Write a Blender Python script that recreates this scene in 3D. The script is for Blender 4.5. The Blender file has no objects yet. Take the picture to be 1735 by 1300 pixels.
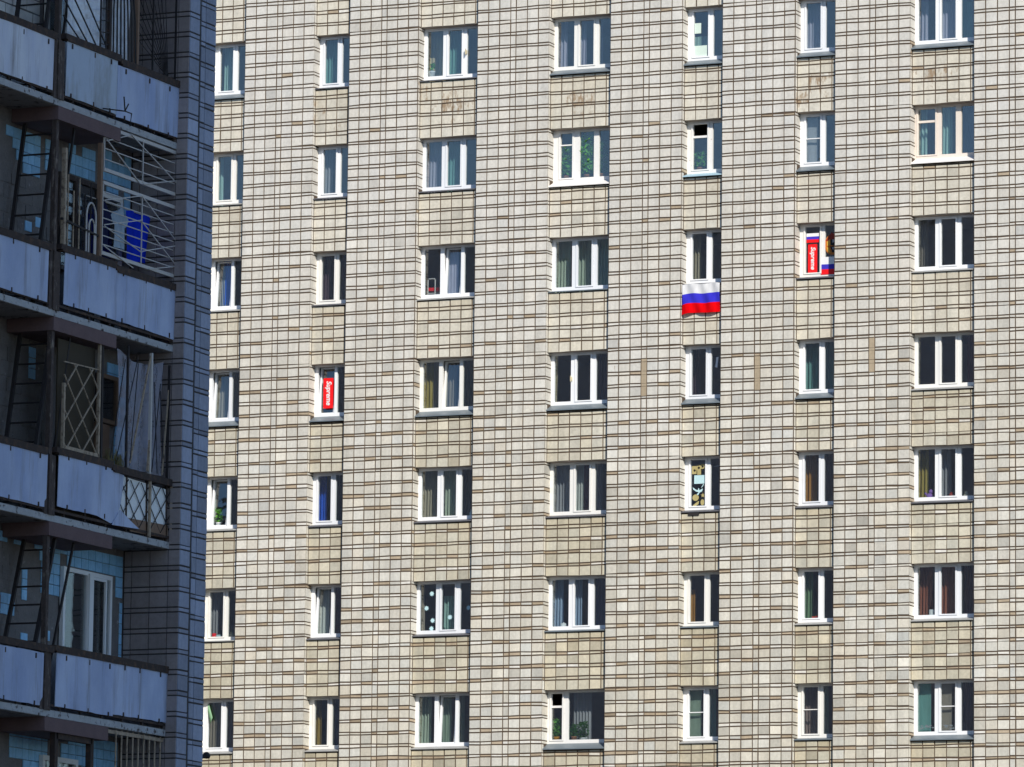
import bpy, math, random
from mathutils import Vector, Matrix

# ------------------------------------------------------------------ camera, world, sun, exposure
scn = bpy.context.scene
COL = scn.collection
R = math.radians

CAM = Vector((57.43658, -130.92096, 1.7))
YAW, PITCH, ROLL = R(23.68763), R(7.97813), R(0.65409)
cam_data = bpy.data.cameras.new('camera')
cam_data.sensor_fit = 'HORIZONTAL'
cam_data.sensor_width = 36.0
cam_data.lens = 204.964
cam_data.clip_start = 0.5
cam_data.clip_end = 6000
cam = bpy.data.objects.new('camera', cam_data)
COL.objects.link(cam)
_r = Vector((math.cos(YAW), math.sin(YAW), 0))
_f = Vector((-math.sin(YAW) * math.cos(PITCH), math.cos(YAW) * math.cos(PITCH), math.sin(PITCH)))
_u = _r.cross(_f)
_m = Matrix((_r, _u, -_f)).transposed() @ Matrix.Rotation(ROLL, 3, 'Z')
cam.matrix_world = Matrix.Translation(CAM) @ _m.to_4x4()
scn.camera = cam

SUN_AZ, SUN_EL = R(41), R(33)          # azimuth measured from the facade normal (-Y) towards +X
sun_dir = Vector((math.cos(SUN_EL) * math.sin(SUN_AZ), -math.cos(SUN_EL) * math.cos(SUN_AZ), math.sin(SUN_EL)))
world = bpy.data.worlds.new('World')
scn.world = world
world.use_nodes = True
wn = world.node_tree
wn.nodes.clear()
w_out = wn.nodes.new('ShaderNodeOutputWorld')
w_bg = wn.nodes.new('ShaderNodeBackground')
w_sky = wn.nodes.new('ShaderNodeTexSky')
w_sky.sky_type = 'NISHITA'
w_sky.sun_disc = False
w_sky.sun_elevation = SUN_EL
w_sky.sun_rotation = math.atan2(sun_dir.x, sun_dir.y)
w_sky.altitude = 150
w_sky.air_density = 1.0
w_sky.dust_density = 0.1
w_sky.ozone_density = 4.0
w_bg.inputs['Strength'].default_value = 0.13
wn.links.new(w_sky.outputs[0], w_bg.inputs[0])
wn.links.new(w_bg.outputs[0], w_out.inputs[0])

sun_data = bpy.data.lights.new('sun', 'SUN')
sun_data.energy = 4.6
sun_data.angle = R(0.5)
sun_data.color = (1.0, 0.935, 0.835)
sun = bpy.data.objects.new('sun', sun_data)
COL.objects.link(sun)
sun.rotation_euler = (-sun_dir).to_track_quat('-Z', 'Y').to_euler()

scn.view_settings.view_transform = 'Standard'
scn.view_settings.look = 'None'
scn.view_settings.exposure = 0.06
scn.view_settings.gamma = 1.0
scn.view_settings.use_curve_mapping = False
scn.render.engine = 'CYCLES'
scn.cycles.max_bounces = 8
scn.cycles.transparent_max_bounces = 16
scn.cycles.use_denoising = True

# ------------------------------------------------------------------ materials
def new_mat(name):
    m = bpy.data.materials.new(name)
    m.use_nodes = True
    nt = m.node_tree
    nt.nodes.clear()
    return m, nt

def N(nt, kind, **kw):
    n = nt.nodes.new(kind)
    for k, v in kw.items():
        if k in n.inputs: n.inputs[k].default_value = v
        else: setattr(n, k, v)
    return n

def rgba(c): return (c[0], c[1], c[2], 1.0)

def surface(name, col, rough=0.7, var=0.12, scale=3.0, fine=0.06, fscale=40.0, bump=0.0, bscale=30.0, spec=0.3, col2=None, c2scale=2.0, c2lo=0.5, c2hi=0.7, metallic=0.0, streak=0.0, rust=0.0):
    """one plain painted / stone / metal surface: base colour with two noise scales, optional second colour in patches, bump"""
    m, nt = new_mat(name)
    out = N(nt, 'ShaderNodeOutputMaterial')
    b = N(nt, 'ShaderNodeBsdfPrincipled')
    b.inputs['Roughness'].default_value = rough
    b.inputs['Specular IOR Level'].default_value = spec
    b.inputs['Metallic'].default_value = metallic
    geo = N(nt, 'ShaderNodeNewGeometry')
    n1 = N(nt, 'ShaderNodeTexNoise', Scale=scale, Detail=5.0, Roughness=0.6)
    n2 = N(nt, 'ShaderNodeTexNoise', Scale=fscale, Detail=3.0, Roughness=0.6)
    nt.links.new(geo.outputs['Position'], n1.inputs['Vector'])
    nt.links.new(geo.outputs['Position'], n2.inputs['Vector'])
    base = N(nt, 'ShaderNodeRGB'); base.outputs[0].default_value = rgba(col)
    cur = base.outputs[0]
    if col2 is not None:
        n3 = N(nt, 'ShaderNodeTexNoise', Scale=c2scale, Detail=6.0, Roughness=0.65)
        mp = N(nt, 'ShaderNodeMapping')
        mp.inputs['Scale'].default_value = (1, 1, 0.35 if streak else 1)
        nt.links.new(geo.outputs['Position'], mp.inputs['Vector'])
        nt.links.new(mp.outputs[0], n3.inputs['Vector'])
        mr = N(nt, 'ShaderNodeMapRange')
        mr.inputs['From Min'].default_value = c2lo; mr.inputs['From Max'].default_value = c2hi
        nt.links.new(n3.outputs['Fac'], mr.inputs['Value'])
        mx = N(nt, 'ShaderNodeMix', data_type='RGBA')
        mx.inputs['B'].default_value = rgba(col2)
        nt.links.new(mr.outputs[0], mx.inputs['Factor'])
        nt.links.new(cur, mx.inputs['A'])
        cur = mx.outputs['Result']
    if rust:
        mpr = N(nt, 'ShaderNodeMapping'); mpr.inputs['Scale'].default_value = (1, 5.0, 0.45)
        nr = N(nt, 'ShaderNodeTexNoise', Scale=1.0, Detail=7.0, Roughness=0.7)
        nt.links.new(geo.outputs['Position'], mpr.inputs['Vector']); nt.links.new(mpr.outputs[0], nr.inputs['Vector'])
        rr = N(nt, 'ShaderNodeMapRange'); rr.inputs['From Min'].default_value = 0.53; rr.inputs['From Max'].default_value = 0.80; rr.inputs['To Max'].default_value = rust
        nt.links.new(nr.outputs['Fac'], rr.inputs['Value'])
        mxr = N(nt, 'ShaderNodeMix', data_type='RGBA'); mxr.inputs['B'].default_value = (0.17, 0.14, 0.125, 1)
        nt.links.new(rr.outputs[0], mxr.inputs['Factor']); nt.links.new(cur, mxr.inputs['A']); cur = mxr.outputs['Result']
    # brightness = 1 + var*(n1-.5)*2 + fine*(n2-.5)*2
    a = N(nt, 'ShaderNodeMath', operation='MULTIPLY_ADD'); a.inputs[1].default_value = 2 * var; a.inputs[2].default_value = 1 - var
    c = N(nt, 'ShaderNodeMath', operation='MULTIPLY_ADD'); c.inputs[1].default_value = 2 * fine; c.inputs[2].default_value = -fine
    nt.links.new(n1.outputs['Fac'], a.inputs[0]); nt.links.new(n2.outputs['Fac'], c.inputs[0])
    s = N(nt, 'ShaderNodeMath', operation='ADD'); nt.links.new(a.outputs[0], s.inputs[0]); nt.links.new(c.outputs[0], s.inputs[1])
    vm = N(nt, 'ShaderNodeVectorMath', operation='SCALE')
    nt.links.new(cur, vm.inputs[0]); nt.links.new(s.outputs[0], vm.inputs['Scale'])
    nt.links.new(vm.outputs[0], b.inputs['Base Color'])
    if bump:
        nb = N(nt, 'ShaderNodeTexNoise', Scale=bscale, Detail=6.0, Roughness=0.65)
        nt.links.new(geo.outputs['Position'], nb.inputs['Vector'])
        bp = N(nt, 'ShaderNodeBump'); bp.inputs['Strength'].default_value = bump; bp.inputs['Distance'].default_value = 0.02
        nt.links.new(nb.outputs['Fac'], bp.inputs['Height']); nt.links.new(bp.outputs[0], b.inputs['Normal'])
    nt.links.new(b.outputs[0], out.inputs[0])
    return m

def tile_mat(name, source):
    """glazed facade tile: colour from the piece's own colour (attribute or object colour), alpha = how stained the piece is"""
    m, nt = new_mat(name)
    out = N(nt, 'ShaderNodeOutputMaterial')
    b = N(nt, 'ShaderNodeBsdfPrincipled')
    b.inputs['Roughness'].default_value = 0.55
    b.inputs['Specular IOR Level'].default_value = 0.25
    if source == 'attr':
        src = N(nt, 'ShaderNodeAttribute'); src.attribute_name = 'tint'
    else:
        src = N(nt, 'ShaderNodeObjectInfo')
    geo = N(nt, 'ShaderNodeNewGeometry')
    n1 = N(nt, 'ShaderNodeTexNoise', Scale=2.2, Detail=6.0, Roughness=0.7)
    n2 = N(nt, 'ShaderNodeTexNoise', Scale=13.0, Detail=6.0, Roughness=0.75)
    n3 = N(nt, 'ShaderNodeTexNoise', Scale=5.5, Detail=6.0, Roughness=0.75)
    mp3 = N(nt, 'ShaderNodeMapping'); mp3.inputs['Scale'].default_value = (1.5, 1.5, 0.55)
    nt.links.new(geo.outputs['Position'], mp3.inputs['Vector']); nt.links.new(mp3.outputs[0], n3.inputs['Vector'])
    for n in (n1, n2): nt.links.new(geo.outputs['Position'], n.inputs['Vector'])
    a = N(nt, 'ShaderNodeMath', operation='MULTIPLY_ADD'); a.inputs[1].default_value = 0.16; a.inputs[2].default_value = 0.92
    c = N(nt, 'ShaderNodeMath', operation='MULTIPLY_ADD'); c.inputs[1].default_value = 0.62; c.inputs[2].default_value = -0.31
    nt.links.new(n1.outputs['Fac'], a.inputs[0]); nt.links.new(n2.outputs['Fac'], c.inputs[0])
    s0 = N(nt, 'ShaderNodeMath', operation='ADD'); nt.links.new(a.outputs[0], s0.inputs[0]); nt.links.new(c.outputs[0], s0.inputs[1])
    mp = N(nt, 'ShaderNodeMapping'); mp.inputs['Scale'].default_value = (3.2, 3.2, 0.30)
    n4 = N(nt, 'ShaderNodeTexNoise', Scale=1.0, Detail=7.0, Roughness=0.72)
    nt.links.new(geo.outputs['Position'], mp.inputs['Vector']); nt.links.new(mp.outputs[0], n4.inputs['Vector'])
    g4 = N(nt, 'ShaderNodeMapRange'); g4.inputs['From Min'].default_value = 0.40; g4.inputs['From Max'].default_value = 0.70; g4.inputs['To Min'].default_value = 0.04; g4.inputs['To Max'].default_value = -0.17
    nt.links.new(n4.outputs['Fac'], g4.inputs['Value'])
    s = N(nt, 'ShaderNodeMath', operation='ADD'); nt.links.new(s0.outputs[0], s.inputs[0]); nt.links.new(g4.outputs[0], s.inputs[1])
    vm = N(nt, 'ShaderNodeVectorMath', operation='SCALE')
    nt.links.new(src.outputs['Color'], vm.inputs[0]); nt.links.new(s.outputs[0], vm.inputs['Scale'])
    # stain: brown where noise exceeds 1 - stain
    st = N(nt, 'ShaderNodeMath', operation='ADD'); nt.links.new(n3.outputs['Fac'], st.inputs[0]); nt.links.new(src.outputs['Alpha'], st.inputs[1])
    mr = N(nt, 'ShaderNodeMapRange'); mr.inputs['From Min'].default_value = 0.93; mr.inputs['From Max'].default_value = 1.06
    nt.links.new(st.outputs[0], mr.inputs['Value'])
    mx = N(nt, 'ShaderNodeMix', data_type='RGBA'); mx.inputs['B'].default_value = (0.33, 0.24, 0.155, 1)
    nt.links.new(mr.outputs[0], mx.inputs['Factor']); nt.links.new(vm.outputs[0], mx.inputs['A'])
    nt.links.new(mx.outputs['Result'], b.inputs['Base Color'])
    bp = N(nt, 'ShaderNodeBump'); bp.inputs['Strength'].default_value = 0.25; bp.inputs['Distance'].default_value = 0.01
    nt.links.new(n2.outputs['Fac'], bp.inputs['Height']); nt.links.new(bp.outputs[0], b.inputs['Normal'])
    nt.links.new(b.outputs[0], out.inputs[0])
    return m

def glass_mat(name, f0=0.12, tint=(0.9, 0.94, 0.95)):
    m, nt = new_mat(name)
    out = N(nt, 'ShaderNodeOutputMaterial')
    t = N(nt, 'ShaderNodeBsdfTransparent'); t.inputs[0].default_value = rgba(tint)
    g = N(nt, 'ShaderNodeBsdfGlossy'); g.inputs['Roughness'].default_value = 0.012
    gp = N(nt, 'ShaderNodeNewGeometry'); gn = N(nt, 'ShaderNodeTexNoise', Scale=2.2, Detail=2.0); gb = N(nt, 'ShaderNodeBump'); gb.inputs['Strength'].default_value = 0.25; gb.inputs['Distance'].default_value = 0.02
    nt.links.new(gp.outputs['Position'], gn.inputs['Vector']); nt.links.new(gn.outputs['Fac'], gb.inputs['Height']); nt.links.new(gb.outputs[0], g.inputs['Normal'])
    lw = N(nt, 'ShaderNodeLayerWeight'); lw.inputs['Blend'].default_value = 0.5
    pw = N(nt, 'ShaderNodeMath', operation='POWER'); pw.inputs[1].default_value = 5.0
    nt.links.new(lw.outputs['Facing'], pw.inputs[0])
    fr = N(nt, 'ShaderNodeMath', operation='MULTIPLY_ADD'); fr.inputs[1].default_value = 1 - f0; fr.inputs[2].default_value = f0
    nt.links.new(pw.outputs[0], fr.inputs[0])
    mx = N(nt, 'ShaderNodeMixShader')
    nt.links.new(fr.outputs[0], mx.inputs[0]); nt.links.new(t.outputs[0], mx.inputs[1]); nt.links.new(g.outputs[0], mx.inputs[2])
    nt.links.new(mx.outputs[0], out.inputs[0])
    return m

def cloth_mat(name, col, trans=0.3, alpha=1.0, rough=0.9):
    m, nt = new_mat(name)
    out = N(nt, 'ShaderNodeOutputMaterial')
    geo = N(nt, 'ShaderNodeNewGeometry')
    n1 = N(nt, 'ShaderNodeTexNoise', Scale=14.0, Detail=4.0)
    mp = N(nt, 'ShaderNodeMapping'); mp.inputs['Scale'].default_value = (1, 1, 0.15)
    nt.links.new(geo.outputs['Position'], mp.inputs['Vector']); nt.links.new(mp.outputs[0], n1.inputs['Vector'])
    a = N(nt, 'ShaderNodeMath', operation='MULTIPLY_ADD'); a.inputs[1].default_value = 0.4; a.inputs[2].default_value = 0.8
    nt.links.new(n1.outputs['Fac'], a.inputs[0])
    vm = N(nt, 'ShaderNodeVectorMath', operation='SCALE'); vm.inputs[0].default_value = col
    nt.links.new(a.outputs[0], vm.inputs['Scale'])
    d = N(nt, 'ShaderNodeBsdfDiffuse'); tr = N(nt, 'ShaderNodeBsdfTranslucent')
    nt.links.new(vm.outputs[0], d.inputs[0]); nt.links.new(vm.outputs[0], tr.inputs[0])
    mx = N(nt, 'ShaderNodeMixShader'); mx.inputs[0].default_value = trans
    nt.links.new(d.outputs[0], mx.inputs[1]); nt.links.new(tr.outputs[0], mx.inputs[2])
    cur = mx.outputs[0]
    if alpha < 1:
        tp = N(nt, 'ShaderNodeBsdfTransparent'); m2 = N(nt, 'ShaderNodeMixShader'); m2.inputs[0].default_value = alpha
        nt.links.new(tp.outputs[0], m2.inputs[1]); nt.links.new(cur, m2.inputs[2]); cur = m2.outputs[0]
    nt.links.new(cur, out.inputs[0])
    return m

def film_mat(name, col, alpha):
    m, nt = new_mat(name)
    out = N(nt, 'ShaderNodeOutputMaterial')
    b = N(nt, 'ShaderNodeBsdfPrincipled'); b.inputs['Base Color'].default_value = rgba(col); b.inputs['Roughness'].default_value = 0.22
    b.inputs['Specular IOR Level'].default_value = 0.6
    geo = N(nt, 'ShaderNodeNewGeometry')
    n = N(nt, 'ShaderNodeTexNoise', Scale=5.0, Detail=5.0)
    nt.links.new(geo.outputs['Position'], n.inputs['Vector'])
    bp = N(nt, 'ShaderNodeBump'); bp.inputs['Strength'].default_value = 1.0; bp.inputs['Distance'].default_value = 0.12
    nt.links.new(n.outputs['Fac'], bp.inputs['Height']); nt.links.new(bp.outputs[0], b.inputs['Normal'])
    t = N(nt, 'ShaderNodeBsdfTransparent'); mx = N(nt, 'ShaderNodeMixShader'); mx.inputs[0].default_value = alpha
    nt.links.new(t.outputs[0], mx.inputs[1]); nt.links.new(b.outputs[0], mx.inputs[2]); nt.links.new(mx.outputs[0], out.inputs[0])
    return m

M = {}
M['tile_attr'] = tile_mat('facade_tile_field', 'attr')
M['tile_obj'] = tile_mat('facade_tile', 'obj')
M['mortar'] = surface('mortar', (0.098, 0.070, 0.048), 0.95, 0.25, 6, 0.15, 60)
M['plaster'] = surface('reveal_plaster', (0.36, 0.30, 0.25), 0.9, 0.12, 6)
M['wall_far'] = surface('wall_beyond', (0.50, 0.475, 0.42), 0.85, 0.08, 2)
def far_tiles():
    m = M['wall_far']; nt = m.node_tree; b = next(n for n in nt.nodes if n.type == 'BSDF_PRINCIPLED')
    old = b.inputs['Base Color'].links[0].from_socket
    geo = N(nt, 'ShaderNodeNewGeometry'); sp = N(nt, 'ShaderNodeSeparateXYZ'); cb = N(nt, 'ShaderNodeCombineXYZ')
    ad = N(nt, 'ShaderNodeMath', operation='ADD')
    nt.links.new(geo.outputs['Position'], sp.inputs[0]); nt.links.new(sp.outputs['X'], ad.inputs[0]); nt.links.new(sp.outputs['Y'], ad.inputs[1])
    nt.links.new(ad.outputs[0], cb.inputs['X']); nt.links.new(sp.outputs['Z'], cb.inputs['Y'])
    br = N(nt, 'ShaderNodeTexBrick'); br.offset = 0.0
    br.inputs['Scale'].default_value = 1.0; br.inputs['Brick Width'].default_value = 0.30; br.inputs['Row Height'].default_value = 0.311; br.inputs['Mortar Size'].default_value = 0.012
    br.inputs['Color2'].default_value = (0.42, 0.40, 0.35, 1); br.inputs['Mortar'].default_value = (0.11, 0.085, 0.06, 1)
    nt.links.new(cb.outputs[0], br.inputs['Vector']); nt.links.new(old, br.inputs['Color1']); nt.links.new(br.outputs['Color'], b.inputs['Base Color'])
far_tiles()
M['room'] = surface('room_paint', (0.33, 0.29, 0.27), 0.95, 0.05)
M['pvc'] = surface('white_window_plastic', (0.86, 0.87, 0.88), 0.35, 0.02, 3, 0.01, spec=0.4)
M['pvc_b'] = surface('yellowed_window_plastic', (0.83, 0.82, 0.78), 0.4, 0.03, 3, 0.02, spec=0.4)
M['pvc_c'] = surface('cool_window_plastic', (0.78, 0.80, 0.83), 0.4, 0.03, 3, 0.02, spec=0.4)
M['wood_white'] = surface('white_painted_wood', (0.80, 0.79, 0.76), 0.6, 0.05, 8, 0.05, 60, col2=(0.45, 0.38, 0.3), c2scale=14, c2lo=0.66, c2hi=0.72)
M['wood_cream'] = surface('cream_painted_wood', (0.76, 0.68, 0.60), 0.6, 0.05, 8, 0.05, 60)
M['glass'] = glass_mat('window_glass')
M['sill_grey'] = surface('blue_grey_sheet_metal', (0.145, 0.175, 0.195), 0.42, 0.12, 5, 0.05, spec=0.5)
M['sill_dark'] = surface('dark_sheet_metal', (0.115, 0.115, 0.125), 0.5, 0.12, 5, 0.05, spec=0.4)
M['sill_light'] = surface('zinc_sheet_metal', (0.36, 0.36, 0.345), 0.5, 0.12, 5, 0.05, spec=0.5)
M['sill_white'] = surface('white_sill_paint', (0.80, 0.77, 0.74), 0.6, 0.06, 5, 0.04, col2=(0.42, 0.26, 0.16), c2scale=9, c2lo=0.66, c2hi=0.72)
M['sill_blue'] = surface('pale_blue_sill_paint', (0.36, 0.52, 0.60), 0.55, 0.06, 5, 0.04)
M['handle'] = surface('aged_plastic', (0.62, 0.55, 0.38), 0.5)
# shaded building
M['lb_mortar'] = surface('dark_mortar', (0.075, 0.068, 0.065), 0.95, 0.2, 6)
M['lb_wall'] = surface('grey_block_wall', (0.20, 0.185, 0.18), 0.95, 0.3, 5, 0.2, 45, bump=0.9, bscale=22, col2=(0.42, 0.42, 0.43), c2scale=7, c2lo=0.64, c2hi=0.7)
M['lb_body'] = surface('grey_panel_wall', (0.66, 0.60, 0.62), 0.9, 0.3, 0.6, 0.1, 12)
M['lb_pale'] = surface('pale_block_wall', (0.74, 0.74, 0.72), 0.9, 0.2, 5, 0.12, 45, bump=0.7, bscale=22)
M['lb_slab'] = surface('slab_concrete', (0.30, 0.28, 0.27), 0.95, 0.25, 4, 0.15, 50, bump=0.5, col2=(0.07, 0.055, 0.05), c2scale=5, c2lo=0.55, c2hi=0.65)
M['lb_edge'] = surface('slab_edge_concrete', (0.44, 0.45, 0.46), 0.95, 0.25, 6, 0.15, 50, bump=0.5, col2=(0.08, 0.06, 0.055), c2scale=8, c2lo=0.57, c2hi=0.64)
M['lb_beam'] = surface('brown_beam_paint', (0.165, 0.11, 0.11), 0.85, 0.25, 4, 0.12, 40, bump=0.3)
M['lb_rail'] = surface('rusted_brown_steel', (0.050, 0.036, 0.032), 0.8, 0.3, 12, 0.2, 60, col2=(0.12, 0.07, 0.045), c2scale=9)
M['lb_wood'] = surface('weathered_post_wood', (0.085, 0.065, 0.058), 0.9, 0.35, 14, 0.2, 60, bump=0.8, bscale=18, col2=(0.24, 0.20, 0.17), c2scale=12, c2lo=0.56, c2hi=0.66, streak=1)
M['lb_panel'] = surface('blue_white_sheet_panel', (0.52, 0.595, 0.78), 0.75, 0.16, 1.6, 0.06, 30, col2=(0.36, 0.44, 0.66), c2scale=1.6, c2lo=0.4, c2hi=0.7, streak=1, rust=0.85)
M['lb_panel_pale'] = surface('bleached_sheet_panel', (0.72, 0.76, 0.85), 0.75, 0.10, 1.6, 0.05, 30, col2=(0.52, 0.57, 0.74), c2scale=1.4, c2lo=0.45, c2hi=0.75, streak=1, rust=0.85)
M['lb_panel_stain'] = surface('stained_sheet_panel', (0.50, 0.58, 0.70), 0.75, 0.10, 1.6, 0.05, 30, col2=(0.28, 0.28, 0.25), c2scale=1.9, c2lo=0.50, c2hi=0.74, streak=1, rust=0.85)
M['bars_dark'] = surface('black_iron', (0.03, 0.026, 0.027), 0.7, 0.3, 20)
M['bars_white'] = surface('white_enamel_steel', (0.58, 0.55, 0.52), 0.6, 0.12, 14)
M['bars_tan'] = surface('tan_enamel_steel', (0.42, 0.33, 0.24), 0.7, 0.3, 14, col2=(0.12, 0.08, 0.06), c2scale=16)
M['wood_brown'] = surface('brown_wood', (0.24, 0.15, 0.10), 0.7, 0.25, 10)
M['lattice_white'] = surface('white_sheet', (0.88, 0.90, 0.90), 0.6, 0.05)
M['film'] = film_mat('plastic_film', (0.88, 0.92, 0.98), 0.93)
M['film_faint'] = film_mat('dusty_film', (0.60, 0.61, 0.74), 0.45)
M['ground'] = surface('asphalt_ground', (0.10, 0.097, 0.09), 0.9, 0.2, 0.3, 0.1, 8)
M['leaf'] = cloth_mat('leaf_green', (0.16, 0.44, 0.06), 0.35)
M['leaf_dark'] = cloth_mat('leaf_dark_green', (0.045, 0.13, 0.025), 0.3)
M['pot_white'] = surface('white_pot', (0.75, 0.76, 0.76), 0.4)
M['pot_brown'] = surface('terracotta_pot', (0.35, 0.15, 0.07), 0.7)
M['pot_orange'] = surface('orange_pot', (0.70, 0.30, 0.02), 0.5)
M['red'] = surface('red_print', (0.85, 0.006, 0.010), 0.6, 0.03, 3, 0.02)
M['white_print'] = surface('white_print', (0.85, 0.85, 0.85), 0.6, 0.02)
M['blue_print'] = surface('blue_print', (0.045, 0.035, 0.50), 0.6, 0.03)
M['orange_print'] = surface('orange_print', (0.55, 0.16, 0.02), 0.6)
M['yellow_print'] = surface('yellow_print', (0.72, 0.42, 0.06), 0.6)
M['darkred_print'] = surface('darkred_print', (0.30, 0.03, 0.015), 0.6)
M['black_print'] = surface('black_print', (0.012, 0.010, 0.010), 0.6)
M['grey_print'] = surface('grey_print', (0.35, 0.35, 0.36), 0.6)
M['gold_print'] = surface('gold_print', (0.42, 0.36, 0.16), 0.6)
M['paleblue_print'] = surface('pale_blue_print', (0.50, 0.72, 0.76), 0.6)
M['paper'] = surface('paper', (0.62, 0.74, 0.66), 0.8)

# ------------------------------------------------------------------ mesh helpers
class MB:
    def __init__(s):
        s.v = []; s.f = []; s.mi = []; s.smooth = False
    def quad(s, pts, mi=0):
        b = len(s.v); s.v += [tuple(p) for p in pts]; s.f.append(tuple(range(b, b + len(pts)))); s.mi.append(mi)
    def box(s, x0, x1, y0, y1, z0, z1, mi=0, fn=None):
        b = len(s.v)
        pts = [(x, y, z) for z in (z0, z1) for y in (y0, y1) for x in (x0, x1)]
        if fn: pts = [fn(*p) for p in pts]
        s.v += pts
        for q in ((0, 2, 3, 1), (4, 5, 7, 6), (0, 1, 5, 4), (2, 6, 7, 3), (0, 4, 6, 2), (1, 3, 7, 5)):
            s.f.append(tuple(b + i for i in q)); s.mi.append(mi)
    def bar(s, a, b_, w, h=None, mi=0):
        """rectangular bar from a to b"""
        a = Vector(a); b_ = Vector(b_); d = (b_ - a)
        if d.length < 1e-6: return
        d.normalize(); h = h or w
        up = Vector((0, 0, 1)) if abs(d.z) < 0.9 else Vector((1, 0, 0))
        p = d.cross(up).normalized(); q = p.cross(d).normalized()
        k = len(s.v)
        for c in (a, b_):
            for i, j in ((-1, -1), (1, -1), (1, 1), (-1, 1)):
                s.v.append(tuple(c + p * i * w / 2 + q * j * h / 2))
        for t in ((3, 2, 1, 0), (4, 5, 6, 7), (0, 1, 5, 4), (1, 2, 6, 5), (2, 3, 7, 6), (3, 0, 4, 7)):
            s.f.append(tuple(k + i for i in t)); s.mi.append(mi)
    def tube(s, pts, r, n=6, mi=0):
        pts = [Vector(p) for p in pts]; k = len(s.v)
        for i, p in enumerate(pts):
            d = (pts[min(i + 1, len(pts) - 1)] - pts[max(i - 1, 0)]).normalized()
            up = Vector((0, 0, 1)) if abs(d.z) < 0.9 else Vector((1, 0, 0))
            a = d.cross(up).normalized(); b = a.cross(d)
            for j in range(n):
                t = 2 * math.pi * j / n; s.v.append(tuple(p + (a * math.cos(t) + b * math.sin(t)) * r))
        for i in range(len(pts) - 1):
            for j in range(n):
                s.f.append((k + i * n + j, k + i * n + (j + 1) % n, k + (i + 1) * n + (j + 1) % n, k + (i + 1) * n + j)); s.mi.append(mi)
        s.f.append(tuple(k + j for j in range(n))[::-1]); s.mi.append(mi)
        e = k + (len(pts) - 1) * n
        s.f.append(tuple(e + j for j in range(n))); s.mi.append(mi)
    def lathe(s, c, prof, n=14, mi=0):
        k = len(s.v)
        for r, z in prof:
            for j in range(n):
                t = 2 * math.pi * j / n; s.v.append((c[0] + r * math.cos(t), c[1] + r * math.sin(t), c[2] + z))
        for i in range(len(prof) - 1):
            for j in range(n):
                s.f.append((k + i * n + j, k + i * n + (j + 1) % n, k + (i + 1) * n + (j + 1) % n, k + (i + 1) * n + j)); s.mi.append(mi)
        s.f.append(tuple(k + j for j in range(n))[::-1]); s.mi.append(mi)
        e = k + (len(prof) - 1) * n; s.f.append(tuple(e + j for j in range(n))); s.mi.append(mi)
    def prism(s, poly, y0, y1, mi=0):
        """polygon in XZ extruded along Y"""
        n = len(poly); k = len(s.v)
        s.v += [(x, y0, z) for x, z in poly] + [(x, y1, z) for x, z in poly]
        s.f.append(tuple(range(k, k + n))); s.mi.append(mi)
        s.f.append(tuple(range(k + 2 * n - 1, k + n - 1, -1))); s.mi.append(mi)
        for i in range(n):
            j = (i + 1) % n; s.f.append((k + i, k + n + i, k + n + j, k + j)); s.mi.append(mi)
    def mesh(s, name, mats):
        me = bpy.data.meshes.new(name); me.from_pydata(s.v, [], s.f)
        for m in (mats if isinstance(mats, (list, tuple)) else [mats]): me.materials.append(m)
        if any(s.mi): me.polygons.foreach_set('material_index', s.mi)
        if s.smooth: me.polygons.foreach_set('use_smooth', [True] * len(s.f))
        me.update(); return me
    def build(s, name, mats, parent=None):
        return link(name, s.mesh(name, mats), parent)

def link(name, me, parent=None):
    o = bpy.data.objects.new(name, me); COL.objects.link(o)
    if parent is not None: o.parent = parent
    return o

def empty(name, loc=(0, 0, 0), parent=None):
    o = bpy.data.objects.new(name, None); o.empty_display_size = 0.1; o.location = loc; COL.objects.link(o)
    if parent is not None: o.parent = parent
    return o

def tag(o, label=None, cat=None, group=None, kind=None):
    if label: o['label'] = label
    if cat: o['category'] = cat
    if group: o['group'] = group
    if kind: o['kind'] = kind
    return o

def boxpart(name, mat, parent, *a):
    m = MB(); m.box(*a); return m.build(name, mat, parent)

rnd = random.Random(11)

# ------------------------------------------------------------------ setting: ground
g = MB(); S = 3000
g.quad([(-S, -S, 0), (S, -S, 0), (S, S, 0), (-S, S, 0)])
tag(g.build('ground', M['ground']), kind='structure')

# ------------------------------------------------------------------ the sunlit apartment block
XL = [-8.555, -5.578, -2.666, 0.904, 4.494, 7.469, 10.438, 14.010]
XR = [-7.535, -4.599, -1.055, 2.553, 5.539, 8.489, 12.060, 15.630]
Z = [30.916, 28.085, 25.354, 22.490, 19.751, 16.913, 14.116]
ZZ = [Z[0] + 2.80] + Z + [Z[-1] - 2.80]          # lintel heights with one storey above and below
WIDE = [False, False, True, True, False, False, True, True]
DSP = 0.10            # spandrel set back behind the pier face
DFR = 0.33            # window frame set back behind the pier face
ZTOP, ZBOT = 32.9, 11.6
TILE_T = 0.014

SILLS = ['gddgggg', 'lddwbgw', 'ldltddl', 'gggggge', 'ldddddd', 'eddttll', 'lllglth']
SILLS[3] = 'ggggggl'
SILLS = [q + 'dglgdlg'[i] for i, q in enumerate(SILLS)]      # one more column of windows, right of the picture
DROP = {'g': 0.165, 'd': 0.085, 'l': 0.085, 'w': 0.16, 'b': 0.12, 't': 0.07, 'e': 0.05, 'h': 0.14}
SILLMAT = {'g': 'sill_grey', 'd': 'sill_dark', 'l': 'sill_light', 'w': 'sill_white', 'b': 'sill_blue', 't': 'sill_grey', 'e': 'sill_light', 'h': 'sill_grey'}
FB = 1.31             # window frame bottom below the lintel

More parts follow.
